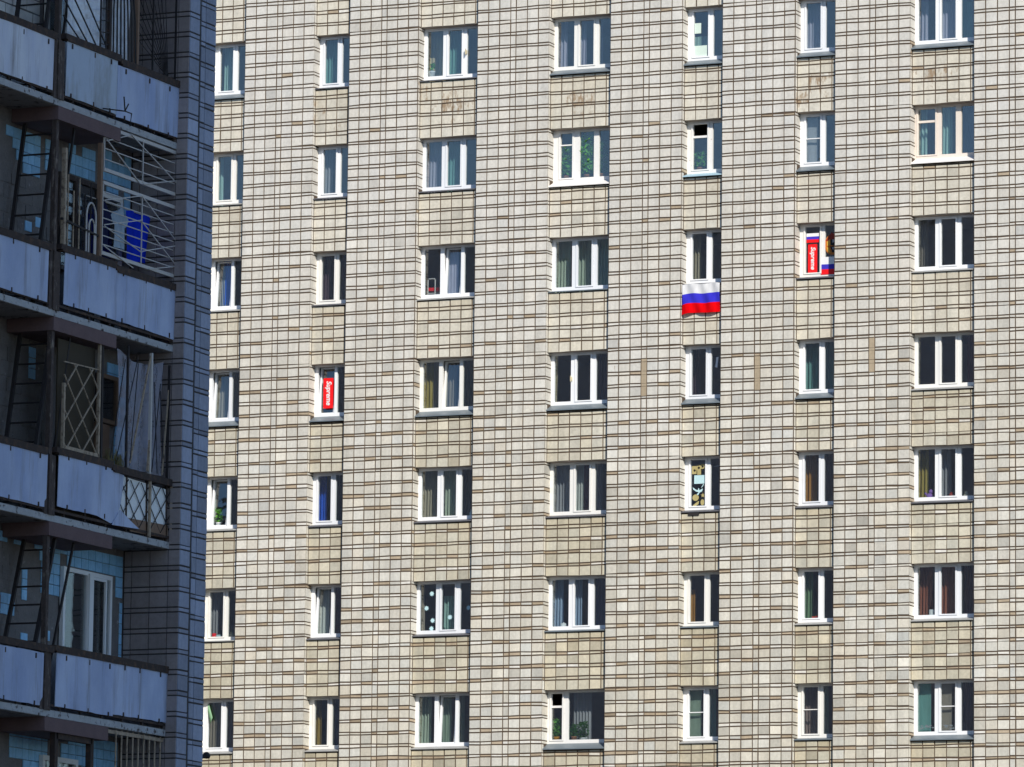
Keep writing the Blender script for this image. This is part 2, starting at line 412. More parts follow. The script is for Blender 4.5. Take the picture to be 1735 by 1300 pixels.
block = empty('apartment_block', (2, 0, 0))
tag(block, 'tall sunlit apartment block clad in grey and beige tiles with rows of white windows', 'apartment block')
def bl(o):
    o.parent = block; o.matrix_parent_inverse = Matrix.Translation((-2, 0, 0)); return o

# body: piers, spandrels (the mortar bed the tiles are set in) and the plain wall outside the framed part
pier_edges = [(-10.5, XL[0])] + [(XR[i], XL[i + 1]) for i in range(7)] + [(XR[7], 17.58)]
for (a, b) in pier_edges:
    m = MB(); m.box(a + 0.002, b - 0.002, TILE_T, 0.45, ZBOT, ZTOP)
    bl(m.build('pier', M['mortar']))
for c in range(8):
    for r in range(8):
        top = ZTOP if r == 0 else Z[r - 1] - FB - DROP[SILLS[r - 1][c]] - 0.004
        bot = Z[r] if r < 7 else ZBOT
        m = MB()
        m.box(XL[c] - 0.001, XR[c] + 0.001, DSP + TILE_T, 0.45, bot + 0.012, top)
        m.box(XL[c], XR[c], DSP + TILE_T + 0.004, 0.449, bot + 0.0, bot + 0.012, 1)      # plastered soffit
        bl(m.build('spandrel', [M['mortar'], M['plaster']]))
m = MB()
m.box(-32, -10.5, 0, 12, 0, 36); m.box(17.58, 42, 0, 12, 0, 36)
m.box(-10.5, 17.58, 0.0, 12, 0, ZBOT); m.box(-10.5, 17.58, 0.0, 12, ZTOP, 36)
m.box(-10.5, 17.58, 4.2, 12, ZBOT, ZTOP)
bl(m.build('wall', M['wall_far']))
m = MB(); m.box(-32.4, 42.4, -0.4, 12.4, 36.0, 36.5); bl(m.build('roof', M['lb_slab']))

# ---- tiles
def wob(x, k):      # slow unevenness of a course line
    return 0.007 * math.sin(x * 1.1 + k * 2.3) + 0.005 * math.sin(x * 2.9 + k * 5.1) + 0.003 * math.sin(x * 7.3 + k)

STAINS = [(-2.55, 29.35, .30, .55, .42), (-1.75, 28.85, .65, .55, .46), (-2.75, 28.5, .25, .7, .35), (1.75, 28.75, .6, .5, .46), (8.0, 28.75, .6, .4, .455), (7.55, 28.4, .3, .35, .44),
          (-5.55, 29.1, .22, .9, .44), (-5.0, 28.45, .4, .3, .4), (11.0, 28.75, .8, .3, .46), (10.45, 29.4, .15, .6, .45), (4.9, 28.5, .6, .3, .36), (2.8, 22.2, .3, 1.1, .36),
          (-2.6, 29.5, .9, .15, .40), (1.1, 29.3, .5, .15, .34), (-2.2, 26.6, .9, .2, .34), (8.0, 26.5, .8, .2, .30)]
def tint(x, z, spandrel, thin, side=False):
    t = min(1, max(0, (z - 14.5) / 12.0))        # 0 low, 1 high
    wx = 0.5 + 0.5 * math.sin(x * .7 + z * .9)
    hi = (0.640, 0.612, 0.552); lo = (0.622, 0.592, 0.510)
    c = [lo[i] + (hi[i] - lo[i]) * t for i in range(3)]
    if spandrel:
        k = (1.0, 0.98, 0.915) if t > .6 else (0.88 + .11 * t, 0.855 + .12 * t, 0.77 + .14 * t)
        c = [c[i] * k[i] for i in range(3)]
    j = 0.025 + 0.055 * (1 - t)
    b = 1 + rnd.gauss(0, j)
    p = rnd.random()
    if p < .07 * (1.3 - t): b *= .84
    elif p > 1 - .06 * (1.3 - t): b *= 1.10
    w = rnd.gauss(0, .006 + .010 * (1 - t))
    c = [c[0] * b * (1 + w), c[1] * b, c[2] * b * (1 - w * 1.4)]
    if thin:
        p = rnd.random(); q = (1 - t)
        if p < .02 + .30 * q: c = [.45 * b, .365 * b, .26 * b]
        elif p > .98 - .22 * q: c = [.74, .71, .64]
    lowf = .5 * math.sin(x * .42 + z * .55 + 1.0) + .5 * math.sin(x * .93 - z * .31 + 2.2) * math.sin(z * .8)      # broad weathering patches
    kk = .025 + .035 * (1 - t)
    c = [c[0] * (1 + kk * lowf * .8), c[1] * (1 + kk * lowf), c[2] * (1 + kk * lowf * 1.5)]
    st = 0.10 if spandrel else 0.02
    if spandrel:
        for q in range(7):
            dz = Z[q] - FB - .08 - z
            if 0 <= dz < .55:                       # run-off dirt below the sills
                kd = (1 - dz / .55) * rnd.uniform(.4, 1)
                c = [c[0] * (1 - .10 * kd), c[1] * (1 - .14 * kd), c[2] * (1 - .22 * kd)]; st += .10 * kd
    st += .05 * (1 - t)
    for (sx, sz, rx, rz, s_) in STAINS:
        d = ((x - sx) / rx) ** 2 + ((z - sz) / rz) ** 2
        if d < 1.6: st = max(st, (s_ - .045) * (1.2 - d * .5))
    return (max(.05, c[0]), max(.05, c[1]), max(.04, c[2]), min(.6, st))

field = MB(); field_col = []
loose = []                     # candidates for single pieces: (x0,x1,z0,z1,y,colour)
def tile_front(mb, cols, x0, x1, z0, z1, y, col, k0, k1, t=TILE_T):
    """one tile set on a bed whose face is y + t: bevelled front and four edges, following the course wobble"""
    e = 0.006
    x0 += rnd.uniform(0, .005); x1 -= rnd.uniform(0, .005); z0 += rnd.uniform(0, .005); z1 -= rnd.uniform(0, .005)
    za0, za1 = z0 + wob(x0, k0), z0 + wob(x1, k0); zb0, zb1 = z1 + wob(x0, k1), z1 + wob(x1, k1)
    dy = rnd.uniform(-.002, .002)
    b = len(mb.v)
    mb.v += [(x0, y + t, za0), (x1, y + t, za1), (x1, y + t, zb1), (x0, y + t, zb0),
             (x0 + e * .4, y + dy, za0 + e * .4), (x1 - e * .4, y + dy, za1 + e * .4), (x1 - e * .4, y + dy, zb1 - e * .4), (x0 + e * .4, y + dy, zb0 - e * .4)]
    for q in ((4, 5, 6, 7), (0, 1, 5, 4), (1, 2, 6, 5), (2, 3, 7, 6), (3, 0, 4, 7)):
        mb.f.append(tuple(b + i for i in q)); mb.mi.append(0); cols.append(col)

def columns(a, b, is_pier):
    out = []
    if is_pier:
        x = a
        for w in (.30, .30, .30, .15, .30, .30, .30):
            out.append((x, min(x + w, b), w < .2)); x += w
        k = (b - a) / 1.95
        out = [(a + (p - a) * k, a + (q - a) * k, n) for p, q, n in out]
    else:
        x = a
        while x < b - .03:
            out.append((x, min(x + .30, b), False)); x += .30
    return out

MISSING = [(2.553 + 0.975, 22.15, 21.35), (5.539 + 0.975, 22.1, 21.35), (8.489 + 0.975, 22.35, 21.6)]     # strips whose tiles have fallen off
GAPH, GAPV = 0.0130, 0.0115
for fl in range(8):
    ztop, zbot = ZZ[fl], ZZ[fl + 1]
    p = (ztop - zbot) / 9
    for k in range(9):
        za = ztop - k * p
        ci = fl * 20 + k * 2
        for thin in (True, False):
            z1 = za if thin else za - .25 * p
            z0 = za - .25 * p if thin else za - p
            k1, k0 = (ci, ci + 1) if thin else (ci + 1, ci + 2)
            if z1 > ZTOP or z0 < ZBOT: continue
            for (a, b) in pier_edges:
                for (x0, x1, narrow) in columns(a, b, True):
                    xm, zm = (x0 + x1) / 2, (z0 + z1) / 2
                    if narrow and any(abs(xm - mx) < .2 and mz0 > zm > mz1 for mx, mz0, mz1 in MISSING):
                        tile_front(field, field_col, x0 + .004, x1 - .004, z0, z1, 0.007, (.42, .34, .235, .1), k0, k1, TILE_T - .007); continue
                    j = rnd.uniform(-.003, .003)
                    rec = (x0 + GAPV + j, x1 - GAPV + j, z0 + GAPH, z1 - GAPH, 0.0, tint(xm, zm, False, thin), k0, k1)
                    if not thin and not narrow: loose.append(rec)
                    else: tile_front(field, field_col, *rec)
                # right-hand side of the pier (the lit reveal), as far as the spandrel or the window frame
            for c in range(8):
                if z0 < Z[0] + 9:
                    xs = XL[c]
                    r = fl - 1
                    inwin = 0 <= r < 7 and (z0 + z1) / 2 > Z[r] - FB - .02 and (z0 + z1) / 2 < Z[r]
                    depth = DFR - .005 if inwin else DSP
                    col = tint(xs, (z0 + z1) / 2, False, thin)
                    b0 = len(field.v); zk0, zk1 = z0 + GAPH + wob(xs, k0), z1 - GAPH + wob(xs, k1)
                    xx = xs + TILE_T * .5
                    field.v += [(xs - .002, 0.004, zk0), (xs - .002, depth, zk0), (xs - .002, depth, zk1), (xs - .002, 0.004, zk1),
                                (xx, 0.006, zk0 + .002), (xx, depth, zk0 + .002), (xx, depth, zk1 - .002), (xx, 0.006, zk1 - .002)]
                    for q in ((4, 5, 6, 7), (0, 1, 5, 4), (1, 2, 6, 5), (2, 3, 7, 6), (3, 0, 4, 7)):
                        field.f.append(tuple(b0 + i for i in q)); field.mi.append(0); field_col.append(col)
            for c in range(8):
                r = fl - 1
                # spandrel tiles: below the sill of row r down to the next lintel
                stop = 99 if r < 0 else Z[r] - FB - DROP[SILLS[r][c]] - .006
                zt = min(z1, stop)
                if r >= 0 and zt - z0 < .03: continue
                if r >= 7: continue
                for (x0, x1, _) in columns(XL[c] + .008, XR[c], False):
                    xm, zm = (x0 + x1) / 2, (z0 + zt) / 2
                    j = rnd.uniform(-.003, .003)
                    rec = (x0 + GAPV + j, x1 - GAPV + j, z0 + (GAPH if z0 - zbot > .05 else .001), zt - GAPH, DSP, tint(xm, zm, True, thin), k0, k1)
                    if x1 - x0 < .05: continue
                    if not thin and x1 - x0 > .25 and zt == z1: loose.append(rec)
                    else: tile_front(field, field_col, *rec)

# the 300 whole tiles nearest the camera inside the picture are single pieces; the rest are one field
def nearness(rec):
    xm, zm = (rec[0] + rec[1]) / 2, (rec[2] + rec[3]) / 2
    return (Vector((xm, rec[4], zm)) - CAM).length + (0 if (12.25 < zm < 30.4 and xm < 13.2) else 500)
loose.sort(key=nearness)
for rec in loose[300:]: tile_front(field, field_col, *rec)
fo = field.build('tile_field', M['tile_attr'])
at = fo.data.attributes.new('tint', 'FLOAT_COLOR', 'FACE')
at.data.foreach_set('color', [v for c in field_col for v in c])
tag(fo, kind='stuff'); bl(fo)
tile_cache = {}
for (x0, x1, z0, z1, y, col, k0, k1) in loose[:300]:
    w, h = round((x1 - x0) / .004) * .004, round((z1 - z0) / .004) * .004
    key = (w, h)
    if key not in tile_cache:
        t = MB(); e = .0024
        t.v += [(-w / 2, TILE_T, -h / 2), (w / 2, TILE_T, -h / 2), (w / 2, TILE_T, h / 2), (-w / 2, TILE_T, h / 2),
                (-w / 2 + e, 0, -h / 2 + e), (w / 2 - e, 0, -h / 2 + e), (w / 2 - e, 0, h / 2 - e), (-w / 2 + e, 0, h / 2 - e)]
        for q in ((4, 5, 6, 7), (0, 1, 5, 4), (1, 2, 6, 5), (2, 3, 7, 6), (3, 0, 4, 7), (3, 2, 1, 0)): t.f.append(q); t.mi.append(0)
        tile_cache[key] = t.mesh('tile', M['tile_obj'])
    o = link('tile', tile_cache[key])
    xm = (x0 + x1) / 2
    o.location = (xm, y + rnd.uniform(-.002, .002), (z0 + z1) / 2 + wob(xm, (k0 + k1) / 2))
    o.rotation_euler = (rnd.uniform(-.006, .006), (wob(x0, k0) - wob(x1, k0)) / (x1 - x0), rnd.uniform(-.006, .006))
    o.color = col
    bl(o)

# ---- windows
ORD = ['first', 'second', 'third', 'fourth', 'fifth', 'sixth', 'seventh', 'eighth']
def where(r, c): return '%s row, %s window' % (ORD[r], ORD[c])
GW = [(.09, .53), (.68, 1.05), (1.19, 1.53)]
GN = [(.155, .53), (.66, .95)]
TILT = {(2, 2): 1, (3, 2): 1, (6, 2): 1, (3, 1): 0, (2, 0): 0, (3, 0): 0, (4, 0): 0, (5, 1): 0}
MIDBAR = {(1, 5): 0, (6, 4): 0, (6, 5): 0, (6, 6): 1}
FORT = {(1, 3): 'wood_white', (1, 6): 'wood_cream', (6, 3): 'wood_white', (1, 4): 'wood_white'}
GT, GBm = .062, 1.22           # glass top and bottom below the lintel
for r in range(7):
    for c in range(8):
        x0 = XL[c]; w = XR[c] - XL[c]; z = Z[r]
        sc = w / (1.62 if WIDE[c] else 1.02)
        gl = [(a * sc, b * sc) for a, b in (GW if WIDE[c] else GN)]
        fort = FORT.get((r, c)); fm = M[fort] if fort else M[('pvc', 'pvc_b', 'pvc', 'pvc_c')[(r * 5 + c * 3) % 4]]
        oper = 1 if WIDE[c] else 0
        if fort: oper = 0
        if (r, c) == (6, 3): gl = [(.11, .40), (.56, 1.56)]
        if (r, c) == (1, 3): gl = [(.20, .52), (.72, 1.10), (1.24, 1.55)]
        frame = MB(); y0, y1 = DFR, DFR + .075
        holes = []
        for i, (a, b) in enumerate(gl):
            e = .048 if i == oper else 0
            holes.append((a - e, b + e, z - GBm - (e * .5), z - GT + e * .4))
        xs = [0.001] + [v for h in holes for v in h[:2]] + [w - .001]
        for i in range(0, len(xs), 2): frame.box(x0 + xs[i], x0 + xs[i + 1], y0, y1, z - FB, z + .005)
        for h in holes:
            frame.box(x0 + h[0], x0 + h[1], y0, y1, h[3], z + .004)
            frame.box(x0 + h[0], x0 + h[1], y0, y1, z - FB, h[2])
        wo = bl(frame.build('window', fm))
        for i, (a, b) in enumerate(gl):
            zt, zb = z - GT, z - GBm
            tilted = TILT.get((r, c), -1) == i
            if tilted: fn = lambda X, Y, Zz, zb=zb: (X, Y + .055 + (Zz - zb) * .085, Zz)
            else: fn = lambda X, Y, Zz: (X, Y, Zz)
            if i == oper:
                s = MB(); h = holes[i]; q = .004
                g0, g1, gb, gt = x0 + a, x0 + b, zb + .012, zt - .015
                ya, yb = (y0 - .018, y1 - .01)
                s.box(x0 + h[0] + q, g0, ya, yb, h[2] + q, h[3] - q, fn=fn); s.box(g1, x0 + h[1] - q, ya, yb, h[2] + q, h[3] - q, fn=fn)
                s.box(g0, g1, ya + .001, yb, h[2] + q, gb, fn=fn); s.box(g0, g1, ya + .001, yb, gt, h[3] - q, fn=fn)
                s.build('sash', fm, wo); zt, zb = gt, gb
            bars = []
            if MIDBAR.get((r, c), -1) == i: bars = [(.55, .02)]
            if fort and i == 0: bars = [(.30 if (r, c) != (6, 3) else .31, .055 if (r, c) != (1, 3) else .03)]
            zc = zt
            for bz, bh in bars:
                k = MB(); k.box(x0 + a, x0 + b, y0 + .004, y1 - .02, z - GT - bz - bh, z - GT - bz, fn=fn); k.build('glazing_bar', fm, wo)
                if not ((r, c) in ((6, 3), (1, 4))):
                    pn = MB(); pn.box(x0 + a - .006, x0 + b + .006, y0 + .03, y0 + .045, z - GT - bz - .004, zc + .006, fn=fn); pn.build('pane', M['glass'], wo)
                zc = z - GT - bz - bh
            pn = MB(); pn.box(x0 + a - .006, x0 + b + .006, y0 + .03, y0 + .045, zb - .006, zc + .006, fn=fn); pn.build('pane', M['glass'], wo)
        # outer sill: sloped sheet with a down-turned lip
        k = SILLS[r][c]; d = DROP[k]; yf = DSP - (.075 if k in 'gwhb' else .045)
        s = MB(); zf = z - FB
        prof = [(y0 + .03, zf + .004), (y0 + .0, zf + .002), (yf, zf - d + .024), (yf - .002, zf - d), (yf + .012, zf - d), (yf + .016, zf - d + .012), (DSP + .05, zf - d + .03), (y0 + .03, zf - .02)]
        n = len(prof); kx = len(s.v); xa, xb = x0 + .009, XR[c] - .004
        s.v += [(xa, yy, zz) for yy, zz in prof] + [(xb, yy, zz) for yy, zz in prof]
        s.f.append(tuple(range(n))); s.f.append(tuple(range(2 * n - 1, n - 1, -1)))
        for i in range(n): j = (i + 1) % n; s.f.append((i, n + i, n + j, j)[::-1])
        s.mi = [0] * len(s.f)
        s.build('sill', M[SILLMAT[k]], wo)
        s = MB(); s.box(x0 + .01, XR[c] - .01, y1 + .001, y1 + .24, zf + .03, zf + .06); s.build('inner_sill', M['pvc'], wo)
        # the room behind: five faces, open to the window
        rm = MB(); a, b, yb, zl, zh = x0 - .9, XR[c] + .9, 4.0, z - 2.2, z + .28
        P = lambda X, Y, Zz: (X, Y, Zz)
        rm.quad([(a, yb, zl), (b, yb, zl), (b, yb, zh), (a, yb, zh)]); rm.quad([(a, .452, zl), (a, yb, zl), (a, yb, zh), (a, .452, zh)])
        rm.quad([(b, .452, zl), (b, yb, zl), (b, yb, zh), (b, .452, zh)]); rm.quad([(a, .452, zl), (b, .452, zl), (b, yb, zl), (a, yb, zl)])
        rm.quad([(a, .452, zh), (b, .452, zh), (b, yb, zh), (a, yb, zh)])
        bl(rm.build('room', M['room']))
M['sill_grey'].use_fake_user = True
for (r, c, xo) in ((0, 2, 1.16), (3, 3, .55)):
    s = MB(); x = XL[c] + xo; z = Z[r] - .62
    s.box(x, x + .035, DFR - .05, DFR - .001, z - .09, z); s.box(x + .005, x + .02, DFR - .09, DFR - .05, z - .12, z + .03)
    bl(s.build('window_handle', M['handle']))
s = MB(); s.box(XL[4] + .20, XL[4] + .48, DSP - .03, DSP + .002, Z[4] - FB - .16, Z[4] - FB - .09); bl(s.build('sill_bracket', M['bars_dark']))

# ------------------------------------------------------------------ curtains, blinds and things behind the windows
COLS = {'teal': (.20, .42, .38), 'pale teal': (.42, .62, .56), 'white': (.68, .70, .66), 'lilac grey': (.48, .46, .56), 'grey': (.42, .42, .44), 'greenish white': (.52, .60, .48),
        'beige': (.50, .44, .32), 'gold': (.46, .36, .10), 'brown grey': (.36, .31, .25), 'dark olive': (.15, .14, .09), 'cream': (.62, .54, .34), 'dark purple': (.14, .09, .12),
        'blue': (.04, .16, .78), 'orange': (.50, .24, .05), 'rust': (.42, .19, .04), 'maroon': (.15, .045, .06), 'terracotta': (.38, .14, .085), 'green': (.22, .36, .20), 'ochre': (.42, .28, .07),
        'pinkish brown': (.30, .22, .19), 'charcoal': (.05, .045, .05), 'deep blue': (.06, .09, .22), 'sage': (.30, .38, .29), 'brown': (.16, .10, .075), 'pale blue': (.40, .52, .68), 'lace beige': (.44, .40, .34)}
CM = {}
def curtain(r, c, pane, a, b, colour, drop=0.0, foot=1.30, y=.70, folds=None, amp=.035, lean=0.0, kind='curtain'):
    """a, b: extent along the opening (metres from its left edge) as it hangs behind the glass"""
    gl = GW if WIDE[c] else GN
    if colour not in CM: CM[colour] = cloth_mat(colour.replace(' ', '_') + '_cloth', COLS[colour], .28)
    x0, x1 = XL[c] + a - .15, XL[c] + b - .15
    z1, z0 = Z[r] + .12 - drop, Z[r] - foot
    n = 44; nf = folds if folds is not None else max(2, round((x1 - x0) / .085))
    ph = rnd.uniform(0, 6); mb = MB(); mb.smooth = True; rows = 6
    for j in range(rows + 1):
        t = j / rows
        for i in range(n + 1):
            s = i / n
            q = math.sin(2 * math.pi * nf * s + ph) + .35 * math.sin(2 * math.pi * nf * 2.1 * s + ph * 2 + t)
            xx = x0 + (x1 - x0) * s + lean * t * (1 if colour else 0)
            mb.v.append((xx, y + amp * q * (.7 + .5 * t), z1 + (z0 - z1) * t))
    W1 = n + 1
    for j in range(rows):
        for i in range(n): mb.f.append((j * W1 + i, j * W1 + i + 1, (j + 1) * W1 + i + 1, (j + 1) * W1 + i)); mb.mi.append(0)
    o = mb.build(kind, CM[colour])
    side = {2: ['left', 'right'], 3: ['left', 'middle', 'right']}[len(gl)][pane]
    tag(o, '%s %s behind %s pane, %s' % (colour, kind, side, where(r, c)), kind, 'curtains and blinds in the block windows')
    return o

K = curtain
K(0,0,0,.25,.58,'pale teal'); K(0,1,0,.12,.56,'teal'); K(0,2,0,.08,.52,'cream',y=.85,amp=.01); K(0,2,1,.66,1.0,'teal'); K(0,3,0,.08,.36,'lilac grey'); K(0,3,1,.66,.88,'lilac grey'); K(0,3,2,1.18,1.30,'lilac grey')
K(0,4,0,.12,.55,'pale teal',drop=.75,amp=.012); K(0,5,0,.13,.56,'lilac grey',amp=.02); K(0,6,0,.08,.36,'lilac grey'); K(0,6,1,.66,1.06,'lilac grey',amp=.02); K(0,6,2,1.2,1.5,'teal')
K(1,1,0,.12,.40,'grey'); K(1,2,0,.08,.50,'lilac grey'); K(1,2,1,.68,1.06,'teal'); K(1,5,0,.12,.56,'grey',amp=.006,folds=1,y=.48,kind='insect_screen'); K(1,6,0,.14,.34,'pale teal'); K(1,6,1,.72,.98,'pale teal'); K(1,6,2,1.25,1.56,'deep blue')
K(2,0,0,.12,.34,'grey',lean=.1); K(2,0,0,.34,.56,'blue'); K(2,1,0,.12,.36,'dark purple'); K(2,3,0,.08,.50,'greenish white'); K(2,3,1,.70,1.06,'greenish white'); K(2,3,2,1.22,1.56,'pale teal'); K(2,4,0,.13,.38,'beige'); K(2,2,1,.70,1.05,'lilac grey',y=.62,amp=.01)
K(3,0,0,.12,.52,'lace beige'); K(3,1,1,.66,.98,'brown'); K(3,2,0,.08,.36,'gold'); K(3,2,0,.37,.50,'brown grey'); K(3,2,1,.70,.98,'brown grey'); K(3,2,2,1.28,1.60,'dark olive',lean=-.12); K(3,3,0,.06,.22,'cream',lean=-.06); K(3,5,0,.13,.58,'teal'); K(3,5,1,.66,.98,'teal'); K(3,6,2,1.36,1.62,'maroon')
K(4,0,0,.13,.25,'white'); K(4,1,0,.10,.36,'blue'); K(4,2,0,.10,.50,'beige'); K(4,2,1,.70,1.05,'greenish white'); K(4,2,2,1.30,1.58,'dark olive'); K(4,3,0,.08,.52,'grey'); K(4,3,1,.70,.92,'white'); K(4,3,1,.93,1.08,'maroon'); K(4,3,2,1.24,1.4,'grey')
K(4,5,0,.13,.50,'orange'); K(4,5,1,.66,.92,'brown'); K(4,6,0,.10,.38,'gold'); K(4,6,1,.70,.96,'grey'); 
K(5,0,0,.14,.40,'grey'); K(5,1,0,.14,.50,'white',amp=.025); K(5,2,1,.74,1.02,'pale teal',drop=.45); K(5,3,0,.08,.40,'pale blue'); K(5,3,1,.68,.90,'pale blue'); K(5,3,2,1.25,1.5,'deep blue'); K(5,4,0,.13,.30,'orange',drop=.5,amp=.01); K(5,5,0,.13,.40,'green'); K(5,6,0,.10,.50,'terracotta'); K(5,6,1,.68,1.06,'terracotta'); K(5,6,2,1.3,1.6,'maroon')
K(6,0,0,.14,.55,'brown grey'); K(6,0,1,.66,1.0,'pinkish brown'); K(6,1,0,.13,.34,'ochre'); K(6,2,0,.10,.44,'greenish white'); K(6,2,1,.74,.98,'sage',amp=.012); K(6,2,2,1.24,1.34,'greenish white'); K(6,3,1,.70,1.18,'grey'); K(6,4,0,.13,.58,'sage',amp=.006,folds=1,y=.48,kind='roller_blind'); K(6,4,1,.62,.88,'pale teal'); K(6,5,0,.13,.58,'pinkish brown',amp=.02); K(6,5,1,.64,.80,'greenish white'); K(6,6,0,.08,.54,'teal',amp=.008,folds=1,y=.48,kind='roller_blind'); K(6,6,1,.68,1.06,'brown grey',amp=.006,folds=1,y=.48,kind='insect_screen'); K(6,6,2,1.22,1.5,'dark purple')

K(2,1,1,.66,.95,'brown'); K(2,6,0,.08,.30,'brown grey',y=.9); K(3,3,2,1.3,1.55,'dark purple'); K(3,4,0,.13,.30,'dark purple',y=.9); K(4,0,1,.66,.98,'dark olive'); K(4,1,1,.70,.98,'charcoal'); K(5,1,1,.66,.98,'maroon'); K(5,2,0,.06,.20,'brown grey'); K(6,1,1,.70,.96,'deep blue'); K(3,0,1,.66,.98,'brown grey'); K(1,0,0,.12,.26,'pale teal'); K(1,1,1,.70,.98,'deep blue',y=.9)

def plant(r, c, a, size, label, pot='pot_white', leaf='leaf', height=None, spread=None, n=90, pr=.07, ph=.12, y=.47, flower=None):
    x = XL[c] + a - .06; z = Z[r] - FB + .06; hgt = height or size; sp = spread or size * .5
    root = empty('potted_plant', (x, y, z)); tag(root, label, 'plant', 'potted plants on the window sills')
    p = MB(); p.smooth = True; p.lathe((0, 0, 0), [(pr * .72, .0), (pr * .95, ph * .85), (pr, ph * .86), (pr, ph), (pr * .85, ph), (pr * .8, ph * .9)]); p.build('pot', M[pot], root)
    s = MB()
    for i in range(7):
        an = rnd.uniform(0, 6.28); rr = rnd.uniform(.2, .9) * sp
        s.tube([(0, 0, ph * .9), (rr * .4 * math.cos(an), rr * .2 * math.sin(an), ph + hgt * .45), (rr * math.cos(an), rr * .3 * math.sin(an), ph + hgt * rnd.uniform(.6, .95))], .006, 5)
    s.build('stem', M['leaf_dark'], root)
    l = MB(); yl = .09
    for i in range(n):
        u = rnd.random() ** .6; an = rnd.uniform(0, 6.28); hh = rnd.uniform(.05, 1)
        cx, cy, cz = sp * u * math.cos(an), max(-yl, min(.3, sp * .5 * u * math.sin(an))), ph + hgt * hh
        L = rnd.uniform(.035, .075) * (1 + size * .5); Wd = L * .55
        d = Vector((rnd.gauss(0, 1), rnd.gauss(0, .6), rnd.gauss(0, .7))).normalized(); q = d.cross(Vector((rnd.gauss(0, 1), rnd.gauss(0, 1), rnd.gauss(0, 1)))).normalized()
        b = Vector((cx, cy, cz)); bend = d.cross(q) * L * .12
        l.quad([b - d * L, b - q * Wd * .6 + bend, b + d * L, b + q * Wd * .6 + bend], 0 if rnd.random() < .6 else 1)
    l.build('leaves', [M[leaf], M['leaf_dark']], root)
    if flower:
        f = MB()
        for i in range(7): f.lathe((rnd.uniform(-sp, sp), rnd.uniform(-.05, .0), ph + rnd.uniform(.3, 1) * hgt), [(.004, -.02), (.028, -.005), (.03, .012), (.008, .02)], 8)
        f.build('flowers', M[flower], root)
    return root
plant(0, 2, .22, .20, 'small green sprouting plant in white box, ' + where(0, 2), pr=.09, ph=.19, spread=.08, n=30)
plant(1, 3, .36, .75, 'pale bushy plant behind left pane under small vent, ' + where(1, 3), spread=.17, n=240, pot='pot_brown')
plant(1, 3, .92, 1.0, 'tall leafy climbing plant behind middle pane, ' + where(1, 3), spread=.22, n=420, pot='pot_brown')
plant(1, 3, 1.32, .85, 'dark leafy plant behind right pane, ' + where(1, 3), spread=.15, n=150, leaf='leaf_dark', pot='pot_brown')
plant(1, 4, .34, .38, 'round green plant filling lower left pane, ' + where(1, 4), spread=.18, n=150, pot='pot_brown')
plant(4, 0, .34, .34, 'silvery plant by left pane, ' + where(4, 0), spread=.1, n=70, pot='pot_white', leaf='leaf')
plant(5, 5, .46, .06, 'tiny red flower at foot of left pane, ' + where(5, 5), spread=.06, n=10, pr=.03, ph=.03, flower='red')
plant(6, 3, .26, .42, 'bright green plant in orange pot behind open vent, ' + where(6, 3), spread=.12, n=130, pot='pot_orange', pr=.08, ph=.12)
plant(6, 3, .72, .30, 'dark low plant left of white bowl, ' + where(6, 3), spread=.13, n=90, leaf='leaf_dark', pot='pot_brown')
plant(6, 3, .98, .38, 'dark spiky plant in white bowl, ' + where(6, 3), spread=.12, n=90, leaf='leaf_dark', pot='pot_white', pr=.10, ph=.08)

def onsill(name, r, c, a, build, mats, label, cat, y=.50):
    mb = MB(); build(mb, XL[c] + a - .06, y, Z[r] - FB + .06); return tag(mb.build(name, mats), label, cat)
onsill('red_cup', 5, 0, .26, lambda m, x, y, z: m.lathe((x, y, z), [(.05, 0), (.065, .06), (.06, .13), (.03, .15)]), M['red'], 'small red cup on sill, ' + where(5, 0), 'cup')
onsill('round_dish', 5, 0, .38, lambda m, x, y, z: (m.lathe((x, y, z), [(.02, 0), (.05, .02), (.07, .09), (.068, .10), (.05, .05)])), M['paleblue_print'], 'pale round dish beside red cup, ' + where(5, 0), 'dish')
onsill('jar', 5, 0, .74, lambda m, x, y, z: m.lathe((x, y, z), [(.045, 0), (.05, .03), (.05, .11), (.035, .13), (.035, .16), (.01, .161)]), M['handle'], 'brown jar behind right pane, ' + where(5, 0), 'jar')
onsill('white_mug', 5, 6, .46, lambda m, x, y, z: (m.lathe((x, y, z), [(.06, 0), (.075, .02), (.075, .17), (.065, .17), (.06, .03)]), m.tube([(x + .07, y, z + .13), (x + .12, y, z + .12), (x + .12, y, z + .05), (x + .07, y, z + .04)], .012)), M['pot_white'], 'white mug before terracotta curtain, ' + where(5, 6), 'mug')
onsill('sugar_bowl', 5, 3, .40, lambda m, x, y, z: m.lathe((x, y, z), [(.05, 0), (.08, .03), (.08, .09), (.06, .12), (.015, .13), (.015, .15)]), M['pot_white'], 'white round bowl behind left pane, ' + where(5, 3), 'bowl')
onsill('pale_bottle', 4, 2, 1.44, lambda m, x, y, z: m.lathe((x, y, z), [(.035, 0), (.04, .01), (.04, .12), (.015, .16), (.015, .2)]), M['paleblue_print'], 'pale bottle at foot of right pane, ' + where(4, 2), 'bottle')
def toy(m, x, y, z):
    m.smooth = True
    m.lathe((x, y, z), [(.05, 0), (.085, .04), (.08, .10), (.04, .14)]); m.lathe((x + .03, y, z + .13), [(.02, 0), (.055, .03), (.05, .08), (.01, .11)])
    m.tube([(x - .06, y, z + .08), (x - .12, y, z + .16)], .025); m.tube([(x + .08, y, z + .06), (x + .15, y, z + .02)], .025)
onsill('soft_toy', 4, 6, .40, toy, surface('purple_plush', (.26, .13, .42), .95), 'purple soft toy against left pane, ' + where(4, 6), 'toy')
